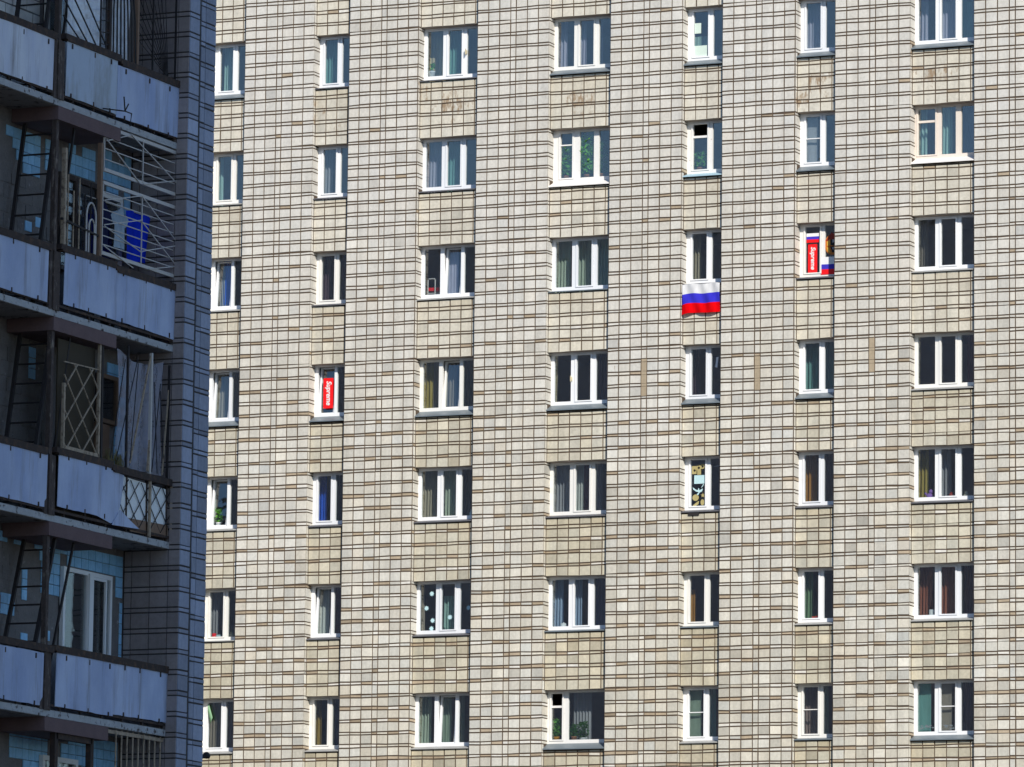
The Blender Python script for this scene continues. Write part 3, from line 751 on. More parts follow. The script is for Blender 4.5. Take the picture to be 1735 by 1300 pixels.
onsill('dark_vase', 4, 6, .95, lambda m, x, y, z: m.lathe((x, y, z), [(.03, 0), (.07, .05), (.06, .10), (.03, .13), (.035, .15)]), M['maroon_v'] if 'maroon_v' in M else M['darkred_print'], 'dark red vase behind middle pane, ' + where(4, 6), 'vase')
onsill('pale_jug', 4, 6, 1.32, lambda m, x, y, z: m.lathe((x, y, z), [(.05, 0), (.06, .06), (.035, .12), (.04, .16)]), M['handle'], 'pale jug behind right pane, ' + where(4, 6), 'jug')
def chair(r, c, a):
    x, y, z = XL[c] + a - .1, .62, Z[r] - FB - .28
    root = empty('metal_chair', (x, y, z)); tag(root, 'chair with bent metal frame and red seat, ' + where(r, c), 'chair')
    t = MB(); t.tube([(-.12, 0, 0), (-.12, 0, .78), (-.10, 0, .82), (.06, 0, .82), (.08, 0, .78), (.08, 0, 0)], .017); t.build('back_frame', M['bars_white'], root)
    t = MB(); t.box(-.12, .16, .02, .3, .52, .60); t.build('seat', M['red'], root)
    t = MB(); t.tube([(-.12, .0, .45), (.2, .0, .45), (.2, .0, 0)], .017); t.tube([(.2, .3, .45), (.2, .3, 0)], .017); t.build('leg', M['bars_white'], root)
chair(2, 2, .28)
# green cloth over the sash, hanging lamp hook, papers
s = MB(); x = XL[6 - 6]; z = Z[6]
s.smooth = True
s.v += [(x + .155, .30, z - .12), (x + .19, .292, z - .12), (x + .30, .288, z - .45), (x + .24, .29, z - .62), (x + .16, .296, z - .30)]; s.f.append((0, 4, 3, 2, 1)); s.mi.append(0)
s.v += [(px, py + .006, pz) for px, py, pz in s.v[:5]]; s.f.append((5, 6, 7, 8, 9)); s.mi.append(0)
for i in range(5): j = (i + 1) % 5; s.f.append((i, j, 5 + j, 5 + i)); s.mi.append(0)
tag(s.build('green_cloth', cloth_mat('mint_cloth', (.36, .62, .38), .3)), 'mint green rag hanging over sash, ' + where(6, 0), 'rag')
yi = DFR + .0265         # stuck on the glass
def flat(name, polys, label, cat, mats, y=yi, t=.002):
    m = MB()
    for i, (poly, mi) in enumerate(polys): m.prism(poly, y - .0006 * i, y - .0006 * i + t, mi)
    return tag(m.build(name, mats), label, cat)
def rect(x0, x1, z0, z1): return [(x0, z0), (x1, z0), (x1, z1), (x0, z1)]
def disc(cx, cz, rx, rz=None, n=14, a0=0): return [(cx + rx * math.cos(2 * math.pi * i / n + a0), cz + (rz or rx) * math.sin(2 * math.pi * i / n + a0)) for i in range(n)]
def star(cx, cz, ro, ri, n=5, a0=math.pi / 2): return [(cx + (ro if i % 2 == 0 else ri) * math.cos(a0 + math.pi * i / n), cz + (ro if i % 2 == 0 else ri) * math.sin(a0 + math.pi * i / n)) for i in range(2 * n)]
x, z = XL[4], Z[0]
flat('paper_sheet', [(rect(x + .17, x + .34, z - .62, z - .36), 0)], 'pale paper sheet taped high on left pane, ' + where(0, 4), 'paper', [M['paper']])
flat('paper_sheet', [(rect(x + .16, x + .5, z - 1.2, z - .93), 0)], 'pale paper sheet taped low on left pane, ' + where(0, 4), 'paper', [M['paper']])
x, z = XL[4], Z[3]
flat('white_pennant', [([(x + .80, z - .30), (x + .86, z - .29), (x + .84, z - .45), (x + .83, z - .56), (x + .77, z - .54), (x + .79, z - .42)], 0)], 'small white pennant hanging in right pane, ' + where(3, 4), 'pennant', [M['white_print']])
x, z = XL[2], Z[5]
for i, (px, pz, nm) in enumerate([(.40, -.30, 'top'), (.26, -.66, 'middle'), (.43, -.97, 'lower'), (.40, -1.17, 'bottom'), (.90, -.90, 'second pane'), (1.40, -.68, 'third pane')]):
    flat('snowflake_sticker', [(star(x + px, z + pz, .068, .042, 8), 0)], {'top': 'pale snowflake sticker highest on left pane', 'middle': 'pale snowflake sticker halfway up left pane', 'lower': 'pale snowflake sticker low on left pane', 'bottom': 'pale snowflake sticker at foot of left pane', 'second pane': 'pale snowflake sticker on middle pane', 'third pane': 'pale snowflake sticker on right pane'}[nm] + ', ' + where(5, 2), 'sticker', [M['paleblue_print']])
# festive cut-outs (fifth column, fifth row): curls, card, dove, star, ovals
x, z = XL[4], Z[4]
gold = [M['gold_print'], M['black_print']]
flat('paper_ornament', [(rect(x + .18, x + .30, z - .42, z - .22), 0), (disc(x + .25, z - .33, .03), 1), (disc(x + .36, z - .27, .075), 0), (disc(x + .36, z - .27, .03), 1), (disc(x + .46, z - .24, .06), 0), (disc(x + .46, z - .24, .028), 1), (rect(x + .32, x + .42, z - .44, z - .33), 0)], 'gold curled paper ornament at top of left pane, ' + where(4, 4), 'ornament', gold)
flat('greeting_card', [(rect(x + .24, x + .52, z - .66, z - .45), 0)], 'pale blue card on left pane above dove, ' + where(4, 4), 'card', [M['paleblue_print']])
flat('paper_dove', [([(x + .30, z - .93), (x + .36, z - .87), (x + .29, z - .85), (x + .22, z - .80), (x + .20, z - .74), (x + .28, z - .80), (x + .33, z - .82), (x + .36, z - .76), (x + .38, z - .82), (x + .47, z - .78), (x + .45, z - .85), (x + .38, z - .88), (x + .35, z - .94)], 0), ([(x + .42, z - .77), (x + .45, z - .75), (x + .50, z - .68), (x + .48, z - .67)], 0)], 'white paper dove cut-out on left pane, ' + where(4, 4), 'ornament', [M['paleblue_print']])
flat('paper_star', [(star(x + .47, z - .95, .062, .028), 0)], 'gold paper star on left pane, ' + where(4, 4), 'ornament', gold)
flat('paper_oval', [(disc(x + .28, z - 1.00, .085, .08), 0)], 'large gold paper oval low on left pane, ' + where(4, 4), 'ornament', gold)
flat('paper_oval', [(disc(x + .46, z - 1.12, .05, .075), 0)], 'narrow gold paper oval below star, ' + where(4, 4), 'ornament', gold)
flat('paper_leaf', [([(x + .20, z - 1.2), (x + .30, z - 1.12), (x + .37, z - 1.08), (x + .36, z - 1.16), (x + .28, z - 1.21)], 0)], 'gold paper leaf at foot of left pane, ' + where(4, 4), 'ornament', gold)
s = MB(); s.tube([(x + .68, .55, z - .23), (x + .85, .58, z - .20), (x + 1.0, .6, z - .13)], .009); tag(s.build('tinsel_garland', M['white_print']), 'thin white garland across dark right pane, ' + where(4, 4), 'garland')
# printed leaves on the teal blind
x, z = XL[6], Z[6]
for k, (a, b) in enumerate([(.15, .50), (.77, 1.04)]):
    pol = []
    for i in range(9):
        cx, cz = x + a + (b - a) * rnd.random(), z - 1.12 + rnd.uniform(-.06, .06); an = rnd.uniform(0, 3)
        pol.append((disc(cx, cz, .035, .016, 8, an), 0))
    pol.insert(0, (rect(x + a, x + b, z - 1.125, z - 1.118), 0))
    flat('leaf_print', pol, ['dark leaf pattern across foot of teal blind', 'dark leaf pattern across foot of middle screen'][k] + ', ' + where(6, 6), 'print', [M['sill_grey']])

# red box posters with white slanted lettering, reading downwards
def lettering(text, parent, mat, height, loc, length):
    cu = bpy.data.curves.new('lettering', 'FONT'); cu.body = text; cu.size = 1.0; cu.shear = 0.22; cu.offset = 0.024; cu.extrude = 0.01; cu.align_x = 'CENTER'; cu.align_y = 'CENTER'
    tmp = bpy.data.objects.new('lettering_curve', cu); COL.objects.link(tmp)
    dg = bpy.context.evaluated_depsgraph_get(); dg.update()
    me = bpy.data.meshes.new_from_object(tmp.evaluated_get(dg))
    bpy.data.objects.remove(tmp); bpy.data.curves.remove(cu)
    xs = [v.co.x for v in me.vertices]; ys = [v.co.y for v in me.vertices]
    kx, ky = length / (max(xs) - min(xs)), height / (max(ys) - min(ys)); mx, my = (max(xs) + min(xs)) / 2, (max(ys) + min(ys)) / 2
    for v in me.vertices:
        X, Y, Zq = (v.co.x - mx) * kx, (v.co.y - my) * ky, v.co.z
        v.co = (Y, -.004 - (.002 if Zq > 0 else 0), -X)
    me.materials.clear(); me.materials.append(mat)
    o = link('lettering', me, parent); o.location = loc; return o
def poster(r, c, x0, x1, z0, z1, label):
    root = empty('red_poster', (XL[c] + (x0 + x1) / 2, yi, Z[r] + (z0 + z1) / 2)); tag(root, label, 'poster')
    w, h = x1 - x0, z1 - z0; rr = .02; pol = []
    for cx, cz, a in ((w / 2 - rr, h / 2 - rr, 0), (-w / 2 + rr, h / 2 - rr, 90), (-w / 2 + rr, -h / 2 + rr, 180), (w / 2 - rr, -h / 2 + rr, 270)):
        for i in range(4): pol.append((cx + rr * math.cos(R(a + i * 30)), cz + rr * math.sin(R(a + i * 30))))
    m = MB(); m.prism(pol[::-1], 0, .003); m.build('sheet', M['red'], root)
    lettering('Supreme', root, M['white_print'], w * .66, (0, 0, 0), h * .80)
poster(3, 1, .235, .515, -1.10, -.33, 'red poster with white slanted lettering alone in left pane of fourth row window')
poster(2, 5, .21, .45, -1.20, -.50, 'red poster with white slanted lettering below small tricolour in third row window')
x, z = XL[5], Z[2]
tri = [M['white_print'], M['blue_print'], M['red']]
flat('small_tricolour', [(rect(x + .17, x + .50, z - .31, z - .23), 0), (rect(x + .17, x + .50, z - .38, z - .31), 1), (rect(x + .17, x + .50, z - .46, z - .38), 2)], 'small white, blue and red flag above red poster, ' + where(2, 5), 'flag', tri)
s = MB(); s.box(x + .56, x + 1.0, DFR - .012, DFR - .006, z - 1.02, z - .84, 0); s.box(x + .56, x + 1.0, DFR - .0125, DFR - .006, z - 1.14, z - 1.02, 1); s.box(x + .56, x + 1.0, DFR - .013, DFR - .006, z - 1.27, z - 1.14, 2)
tag(s.build('tricolour_strip', tri), 'white, blue and red flag strip across foot of right pane, ' + where(2, 5), 'flag')
ex, ez = x + .84, z - .53
emb = [(disc(ex, ez, .20, .26, 18), 0), ([(ex - .17, ez + .1), (ex - .02, ez + .30), (ex + .12, ez + .2), (ex + .1, ez + .08), (ex - .1, ez + .06)], 1), ([(ex - .14, ez + .07), (ex - .06, ez + .13), (ex - .05, ez - .02), (ex - .14, ez - .03)], 2),
       ([(ex - .05, ez + .12), (ex + .12, ez + .13), (ex + .1, ez - .05), (ex - .05, ez - .02)], 3), ([(ex, ez + .12), (ex + .07, ez + .12), (ex + .05, ez + .05), (ex, ez + .04)], 4), ([(ex - .06, ez - .05), (ex + .11, ez - .05), (ex + .07, ez - .2), (ex, ez - .2)], 3), ([(ex - .01, ez - .08), (ex + .05, ez - .07), (ex + .03, ez - .15)], 4), ([(ex - .15, ez - .06), (ex - .08, ez - .08), (ex - .05, ez - .22), (ex - .12, ez - .17)], 2)]
flat('emblem_print', emb, 'orange and black roaring animal emblem in right pane, ' + where(2, 5), 'poster', [M['orange_print'], M['darkred_print'], M['yellow_print'], M['black_print'], M['grey_print']])
# the large flag under the fifth window of the third row
fl = MB(); fl.smooth = True; nx, nz = 26, 18; x0, x1 = XL[4] + .02, XR[4] - .04
for j in range(nz + 1):
    t = j / nz
    for i in range(nx + 1):
        s_ = i / nx
        zz = 23.985 - .71 * t + .02 * math.sin(s_ * 5 + 1) * t - (.07 * (1 - s_) ** 4 * t) + .015 * (1 - t) * math.sin(s_ * 9) - .05 * abs(s_ - .5) ** 2 * (1 - t)
        yy = .035 - .03 * math.sin(t * 2.6) + .022 * math.sin(s_ * 10 + t * 4) * (.3 + t) + .014 * math.sin(s_ * 19 - t * 5) - .015 * t * (1 - s_) ** 3
        fl.v.append((x0 + (x1 - x0) * s_ + .015 * math.sin(t * 3), yy, zz))
for j in range(nz):
    for i in range(nx): fl.f.append((j * (nx + 1) + i, (j + 1) * (nx + 1) + i, (j + 1) * (nx + 1) + i + 1, j * (nx + 1) + i + 1)); fl.mi.append(min(2, j // 6))
fo2 = fl.build('flag', [cloth_mat('flag_white', (.74, .74, .74), .15), cloth_mat('flag_blue', (.05, .045, .60), .15), cloth_mat('flag_red', (.85, .004, .008), .15)])
tag(fo2, 'large white, blue and red flag draped below window sill between two piers', 'flag')

# ------------------------------------------------------------------ the shaded building on the left, its loggias facing +X
XP = 19.73                      # plane of the balcony sheets
XF, XB = XP + .19, XP - .72     # pier face, back wall of the loggias
YW = -57.12                     # loggia side of the end pier
YE = -56.27                     # end of the building
LB0 = Vector((XB, -66, 0))
house = empty('loggia_building', LB0)
tag(house, 'shaded building edge with stacked shabby loggias, blue sheet panels and rusty ladders', 'apartment block')
def lb(o, parent=None):
    o.parent = parent or house
    if parent is None: o.matrix_parent_inverse = Matrix.Translation(-LB0)
    return o
m = MB(); m.box(-48, XB - .15, -92, YE - .004, 0, 36)  # unseen bulk, sized and lightened for its reflection in the opposite windows
lb(m.build('wall', M['lb_body']))
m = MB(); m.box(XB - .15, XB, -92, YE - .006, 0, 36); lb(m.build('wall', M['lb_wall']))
m = MB(); m.box(-48.3, XF + .2, -92.3, YE + .3, 36, 36.5); lb(m.build('roof', M['lb_slab']))
m = MB(); m.box(XB + .001, XF - TILE_T, YW + TILE_T, YE - .002, 0, 35.9); lb(m.build('pier', M['lb_mortar']))
m = MB(); m.box(XB + .001, XF, -67.0, -65.6, 0, 35.9); lb(m.build('pier', M['lb_wall']))
LZ = [17.64, 14.68, 11.85, 9.15]          # handrail heights
SLABT = [16.75, 13.80, 10.96, 8.28]
SLABS = [19.72] + SLABT + [5.5]

# pier tiles: two columns on the face, columns on the loggia side; thin courses joined
PITCH_L = .298; Z0L = 18.66
lt = MB(); lt_col = []
lcache = {}
LC = {}
def ltint(kind):
    b = 1 + rnd.gauss(0, .07)
    if kind == 'face': c = (.29, .335, .45); b = 1 + rnd.gauss(0, .13)  # blue skylight on the outward face is put into the tile colour
    else: c = (.33, .285, .28)
    return (c[0] * b, c[1] * b, c[2] * b, rnd.uniform(0, .25))
def ltile(name, axis, p0, p1, z0, z1, base, col, single=True, mat='tile_obj', t=TILE_T):
    """axis 'x': faces +X at x=base, p along Y.  axis 'y': faces -Y at y=base, p along X.  axis 'b': back wall facing +X"""
    w, h = round((p1 - p0) / .004) * .004, round((z1 - z0) / .004) * .004
    key = (axis, w, h, mat, t)
    e = .003
    if key not in lcache:
        mb = MB()
        if axis == 'y':
            mb.v += [(-w / 2, t, -h / 2), (w / 2, t, -h / 2), (w / 2, t, h / 2), (-w / 2, t, h / 2), (-w / 2 + e, 0, -h / 2 + e), (w / 2 - e, 0, -h / 2 + e), (w / 2 - e, 0, h / 2 - e), (-w / 2 + e, 0, h / 2 - e)]
        else:
            mb.v += [(-t, -w / 2, -h / 2), (-t, w / 2, -h / 2), (-t, w / 2, h / 2), (-t, -w / 2, h / 2), (0, -w / 2 + e, -h / 2 + e), (0, w / 2 - e, -h / 2 + e), (0, w / 2 - e, h / 2 - e), (0, -w / 2 + e, h / 2 - e)]
        for q in ((4, 5, 6, 7), (0, 1, 5, 4), (1, 2, 6, 5), (2, 3, 7, 6), (3, 0, 4, 7), (3, 2, 1, 0)): mb.f.append(q); mb.mi.append(0)
        lcache[key] = mb
    mb = lcache[key]; pm, zm = (p0 + p1) / 2, (z0 + z1) / 2
    off = (pm, base, zm) if axis == 'y' else (base, pm, zm)
    if single:
        if key not in LC: LC[key] = mb.mesh(name, M[mat])
        o = link(name, LC[key]); o.location = off
        o.rotation_euler = (rnd.uniform(-.01, .01), rnd.uniform(-.008, .008), rnd.uniform(-.01, .01)); o.color = col; lb(o)
    else:
        k = len(lt.v); lt.v += [(a + off[0], b + off[1], c + off[2]) for a, b, c in mb.v]
        for q in mb.f: lt.f.append(tuple(k + i for i in q)); lt.mi.append(0); lt_col.append(col)
GL = .0085
nc = 0
for i in range(-4, 42):
    zt = Z0L - i * PITCH_L
    seen = 7.2 < zt < 19.2
    for thin in (True, False):
        z1, z0 = (zt, zt - .068) if thin else (zt - .068, zt - PITCH_L)
        for (a, b, dz, base) in ((YW + .004, -56.80, 0, XF), (-56.745, -56.60, -.07, XF - .004), (-56.60, YE, -.07, XF - .004)):
            jz = rnd.uniform(-.006, .006); ltile('tile', 'x', a + GL * .6, b - GL * .6, z0 + GL + dz + jz, z1 - GL + dz + jz * .5, base, ltint('face'), seen and not thin and b - a > .2)
        xs = [XF - .004, XF - .19, XF - .19 - .29, XF - .19 - .58, XB + .02]
        for q in range(len(xs) - 1):
            ltile('tile', 'y', xs[q + 1] + GL * .6, xs[q] - GL * .6, z0 + GL, z1 - GL, YW, ltint('side'), seen and not thin and q < 4)
lo = lt.build('tile_field', M['tile_attr'])
at = lo.data.attributes.new('tint', 'FLOAT_COLOR', 'FACE'); at.data.foreach_set('color', [v for c in lt_col for v in c])
tag(lo, kind='stuff'); lb(lo)

# balconies: slab > panels, handrails, drop block, post
PAN = [  # (u0, u1, ztop offset from rail, height, material, skew)
    [(-62.9, -60.93, -.11, .73, 'lb_panel_pale', .02), (-60.55, -59.03, -.05, .77, 'lb_panel_stain', .0), (-59.02, -57.05, -.11, .74, 'lb_panel', .03)],
    [(-62.9, -60.95, -.08, .74, 'lb_panel', .0), (-60.47, -58.93, -.02, .76, 'lb_panel', .0), (-58.928, -56.97, -.04, .74, 'lb_panel', -.03)],
    [(-62.9, -60.85, -.08, .74, 'lb_panel', .0), (-60.52, -58.97, -.01, .76, 'lb_panel', .0)],
    [(-62.9, -60.83, -.12, .72, 'lb_panel', .0), (-60.46, -58.75, -.08, .74, 'lb_panel', .0), (-58.748, -57.08, -.06, .73, 'lb_panel', .01)]]
def YX(u, z, dx=0): return (XP + dx, u, z)
balc = []
for i in range(4):
    st = SLABT[i]
    s = MB()
    s.box(XB, XP - .02, -65.6, YW + .002, st - .11, st)
    s.box(XP - .02, XP + .012, -65.6, YW + .006, st - .105, st - .012, 1)
    bo = lb(s.build('balcony', [M['lb_slab'], M['lb_edge']])); balc.append(bo)
    s = MB(); s.box(XB + .01, XP + .02, -60.75, -58.88, st - .30, st - .1105); s.build('beam', M['lb_beam'], bo)
    for (u0, u1, dz, h, mt, sk) in PAN[i]:
        s = MB(); zt = LZ[i] + dz; k = len(s.v); nseg = 10
        bow = rnd.uniform(.004, .014)
        top = [(u0 + (u1 - u0) * t / nseg, zt + sk * t / nseg + rnd.uniform(-.003, .003)) for t in range(nseg + 1)]
        bot = [(u0 + (u1 - u0) * t / nseg, zt - h + sk * t / nseg + rnd.uniform(-.006, .006)) for t in range(nseg + 1)]
        for xo in (0, -.01):
            for q, (a, b) in enumerate(top): s.v.append((XP + .03 + xo + bow * math.sin(math.pi * q / nseg), a, b))
            for q, (a, b) in enumerate(bot): s.v.append((XP + .03 + xo - .012 + bow * math.sin(math.pi * q / nseg), a, b))
        n = nseg + 1
        for q in range(nseg):
            s.f.append((n + q, n + q + 1, q + 1, q)); s.f.append((2 * n + q, 2 * n + q + 1, 3 * n + q + 1, 3 * n + q))
            s.f.append((q, q + 1, 2 * n + q + 1, 2 * n + q)); s.f.append((3 * n + q, 3 * n + q + 1, n + q + 1, n + q))
        s.f.append((0, 2 * n, 3 * n, n)); s.f.append((n - 1, 2 * n - 1, 4 * n - 1, 3 * n - 1)); s.mi = [0] * len(s.f)
        s.build('panel', M[mt], bo)
        # bolts and straps that hold the sheet
        s = MB()
        for fx in (.14, .5, .86):
            uu = u0 + (u1 - u0) * fx + rnd.uniform(-.1, .1)
            s.box(XP + .03, XP + .045, uu - .012, uu + .012, zt - .09, zt - .02)
            s.box(XP + .02, XP + .035, uu - .012, uu + .012, zt - h - .02, zt - h + .05)
        tag(s.build('clip', M['lb_rail'], bo), kind='stuff')
    # handrails in separate lengths
    rails = [(-64, -60.86, 0), (-60.62, -58.95, .045), (-58.96, YW - .0 + .02, 0)] if i < 3 else [(-64, -60.56, 0), (-60.54, YW + .02, .02)]
    for (u0, u1, dz) in rails:
        s = MB(); s.box(XP - .06, XP + .05, u0, u1, LZ[i] + dz - .075, LZ[i] + dz); s.box(XP - .02, XP + .052, u0 + .05, u1 - .03, LZ[i] + dz - .10, LZ[i] + dz - .0755)
        s.build('handrail', M['lb_rail'], bo)
    # lower steel frame behind the sheets
    s = MB(); s.box(XP - .03, XP + .01, -64, YW, st + .04, st + .075)
    u = -63.4
    while u < YW: s.box(XP - .03, XP + .0, u, u + .03, st, LZ[i] - .08); u += .62
    s.build('railing_frame', M['lb_rail'], bo)
    # rough post between the two sheet fields
    s = MB()
    for a, b, x0_, x1_ in ((-60.90, -60.82, -.07, .02), (-60.80, -60.70, -.03, .035), (-60.69, -60.60, -.08, .02)):
        s.box(XP + x0_, XP + x1_, a, b, st - .02, LZ[i] - .08)
    s.build('post', M['lb_wood'], bo)
    s = MB(); up = SLABS[i] - .30
    s.box(XP - .08, XP - .01, -60.74, -60.66, LZ[i] - .08, up - .002); s.build('post', M['lb_wood'], bo)
# top storey slab above the frame and one below
for st in (19.72, 5.5):
    s = MB(); s.box(XB, XP, -65.6, YW + .002, st - .11, st); lb(s.build('balcony', M['lb_slab']))

# torn sheet and lattice on the third balcony down
z3 = LZ[2]
def yz_plate(poly, x, t, mi=0, mb=None):
    mb = mb or MB(); n = len(poly); k = len(mb.v)
    mb.v += [(x, a, b) for a, b in poly] + [(x - t, a, b) for a, b in poly]
    mb.f.append(tuple(range(k, k + n))); mb.mi.append(mi); mb.f.append(tuple(range(k + 2 * n - 1, k + n - 1, -1))); mb.mi.append(mi)
    for i in range(n): j = (i + 1) % n; mb.f.append((k + i, k + n + i, k + n + j, k + j)); mb.mi.append(mi)
    return mb
yz_plate([(-58.99, 11.77), (-58.58, 11.74), (-58.60, 11.58), (-58.66, 11.34), (-58.70, 11.25), (-58.86, 11.04), (-58.95, 11.02), (-59.44, 11.09), (-59.46, 11.0), (-58.99, 10.9)][:8], XP + .028, .008).build('panel', M['lb_panel'], balc[2])
yz_plate([(-58.70, 11.24), (-58.94, 11.0), (-58.10, 11.03), (-58.32, 11.10)], XP + .04, .006).build('panel', M['lb_panel'], balc[2])
yz_plate([(-58.72, 11.74), (-57.14, 11.70), (-57.14, 11.12), (-58.72, 11.08)], XP - .015, .008).build('panel', M['lattice_white'], balc[2])
yz_plate([(-58.45, 11.16), (-57.14, 11.19), (-57.14, 11.0), (-58.3, 10.98)], XP + .0, .02).build('plank', M['wood_brown'], balc[2])
lat = empty('lattice_railing', (XP, -57.9, 11.0)); tag(lat, 'diagonal lattice railing over white sheet on third balcony from top', 'railing')
def sub(name, mb, mat, root):
    o = mb.build(name, mat, root); o.matrix_parent_inverse = Matrix.Translation(-root.location); return o
for k in range(-4, 8):
    for d in (1, -1):
        a = -58.7 + k * .33; u0, z0_, u1, z1_ = a, 11.06, a + d * .62, 11.70
        pts = []
        for t in range(41):
            uu, zz = u0 + (u1 - u0) * t / 40, z0_ + (z1_ - z0_) * t / 40
            if -58.72 < uu < -57.10: pts.append((uu, zz))
        if len(pts) > 4:
            s = MB(); s.bar(YX(pts[0][0], pts[0][1], .0 + .004 * d), YX(pts[-1][0], pts[-1][1], .01 + .004 * d), .010, .010); sub('lattice_bar', s, M['bars_dark'], lat)
for u in (-57.78, -57.10):
    s = MB(); s.bar(YX(u, 10.95, .03), YX(u, 11.78, .03), .035, .035); sub('post', s, M['bars_tan'], lat)

# ladders between the balconies
for i, nm in enumerate(['topmost', 'second from top', 'third from top', 'fourth from top']):
    zt = SLABS[i] - .30; zb = SLABT[i] + .02
    ut, ub = -60.55 - (.05 if i < 3 else -.05), -61.15
    if i == 3: ut = -60.35
    root = empty('escape_ladder', (XP - .3, ub, zb)); tag(root, 'dark leaning iron escape ladder, %s, behind blue balcony sheets' % nm, 'ladder', 'escape ladders between the loggias')
    for xo in (-.10, -.58):
        s = MB(); s.bar((XP + xo, ut, zt), (XP + xo, ub, zb), .045, .05); sub('ladder_rail', s, M['bars_dark'], root)
    for k in range(9):
        t = (k + .6) / 9; u, z = ut + (ub - ut) * t, zt + (zb - zt) * t
        s = MB(); s.tube([(XP - .58, u, z), (XP - .10, u, z)], .014, 6); sub('rung', s, M['bars_dark'], root)
    s = MB(); s.bar((XP - .10, ut + .55, zt), (XP - .10, ub + .50, zb), .03, .03); sub('handrail', s, M['bars_dark'], root)

# back wall: pale blue ceramic tiles where they still stick
def blue_patch(u0, u1, z0, z1, skip=0.0, tw=.20, th=.15):
    nu, nz_ = max(1, round((u1 - u0) / tw)), max(1, round((z1 - z0) / th))
    for a in range(nu):
        for b in range(nz_):
            if rnd.random() < skip: continue
            k = 1 + rnd.gauss(0, .07)
            p0 = u0 + (u1 - u0) * a / nu; q0 = z0 + (z1 - z0) * b / nz_
            ltile('wall_tile', 'b', p0 + .003, p0 + (u1 - u0) / nu - .003, q0 + .003, q0 + (z1 - z0) / nz_ - .003, XB + .016, (.30 * k, .58 * k, .84 * k, 0.), True, 'tile_obj', .012)
for a in ((-60.9, -59.9, 16.25, 16.40, .0), (-60.7, -59.9, 16.10, 16.25, .25), (-60.6, -59.9, 15.95, 16.10, 0), (-60.4, -59.9, 15.80, 15.95, 0), (-60.0, -59.8, 15.1, 15.25, 0), (-60.3, -60.1, 15.0, 15.15, 0), (-58.15, -57.15, 16.1, 16.55, .2), (-57.9, -57.15, 15.65, 16.1, .3), (-59.75, -59.45, 15.95, 16.4, .3),
          (-60.1, -59.9, 12.95, 13.4, 0), (-57.75, -57.15, 12.9, 13.5, .2), (-57.5, -57.15, 11.9, 12.9, .1), (-59.6, -59.4, 13.0, 13.45, .5),
          (-59.65, -59.05, 10.45, 10.75, .1), (-59.6, -59.05, 10.0, 10.45, .35), (-59.05, -57.15, 10.46, 10.76, .06), (-57.35, -57.15, 10.16, 10.46, 0), (-57.22, -57.14, 9.2, 10.1, 0), (-60.15, -60.0, 9.85, 10.3, 0), (-60.75, -60.35, 9.6, 9.9, .0), (-60.15, -59.75, 9.25, 9.4, .3), (-59.5, -59.3, 9.35, 9.5, 0), (-61.0, -59.2, 10.6, 10.75, .5),
          (-60.4, -59.3, 7.65, 8.1, .05), (-60.0, -59.2, 7.2, 7.65, .1), (-58.9, -57.2, 7.55, 8.1, .1), (-61.2, -60.6, 18.3, 18.75, .3), (-60.95, -60.75, 7.3, 7.6, .2)): blue_patch(*a)
# pale blockwork of the top storey, rough blocks elsewhere
def blocks(u0, u1, z0, z1, bw, bh, mat, depth=.012, name='block', j=.012):
    z = z0; row = 0
    cache = {}
    while z < z1 - .02:
        u = u0 - (bw * .5 if row % 2 else 0)
        while u < u1 - .02:
            a, b = max(u, u0), min(u + bw, u1)
            if b - a > .05:
                m_ = MB(); d = depth + rnd.uniform(-.004, .006)
                m_.box(XB - .01, XB + d, a + j + rnd.uniform(-.005, .005), b - j, z + j + rnd.uniform(-.004, .004), min(z + bh, z1) - j)
                lb(m_.build(name, M[mat]))
            u += bw
        z += bh; row += 1
blocks(-63.2, -60.0, 16.9, 19.4, .40, .20, 'lb_pale', .006)
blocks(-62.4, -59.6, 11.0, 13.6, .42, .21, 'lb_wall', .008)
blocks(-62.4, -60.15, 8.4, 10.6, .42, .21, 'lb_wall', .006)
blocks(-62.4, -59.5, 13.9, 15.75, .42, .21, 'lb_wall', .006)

# loggia windows and doors
def lwindow(name, u0, u1, z0, z1, frame, mull=(), glass='glass', fw=.06, x=XB + .02, door=None):
    wroot = MB(); wroot.box(x, x + .06, u0, u0 + fw, z0, z1); wroot.box(x, x + .06, u1 - fw, u1, z0, z1); wroot.box(x, x + .0595, u0 + fw, u1 - fw, z0, z0 + fw); wroot.box(x, x + .0595, u0 + fw, u1 - fw, z1 - fw, z1)
    for q in mull: wroot.box(x, x + .061, q - fw / 2, q + fw / 2, z0 + fw, z1 - fw)
    w = lb(wroot.build(name, M[frame]))
    ed = [u0 + fw] + [v for q in mull for v in (q - fw / 2, q + fw / 2)] + [u1 - fw]
    for k in range(0, len(ed), 2):
        s = MB(); s.box(x + .02, x + .032, ed[k] - .005, ed[k + 1] + .005, z0 + fw - .005, z1 - fw + .005); s.build('pane', M['glass'], w)
    s = MB(); s.box(XB + .004, XB + .018, u0, u1, z0, z1); s.build('dark_room_sheet', M['bars_dark'], w)  # black sheet on the wall standing in for the dark room
    return w
lwindow('window', -59.05, -57.58, 9.0, 10.43, 'pvc', (-58.30,))
s = MB(); s.box(XB + .08, XB + .11, -58.32, -58.20, 8.95, 10.40); s.box(XB + .081, XB + .11, -57.84, -57.80, 8.95, 10.36); s.box(XB + .081, XB + .11, -58.20, -57.84, 10.32, 10.36); lb(s.build('window_leaf', M['pvc']))
lwindow('window', -59.42, -58.18, 14.6, 15.98, 'lb_wood', (-58.9,), fw=.07)
blue_patch(-59.05, -58.25, 16.02, 16.47, .06)
lwindow('window', -58.1, -57.5, 12.6, 13.3, 'wood_brown', (), fw=.06)
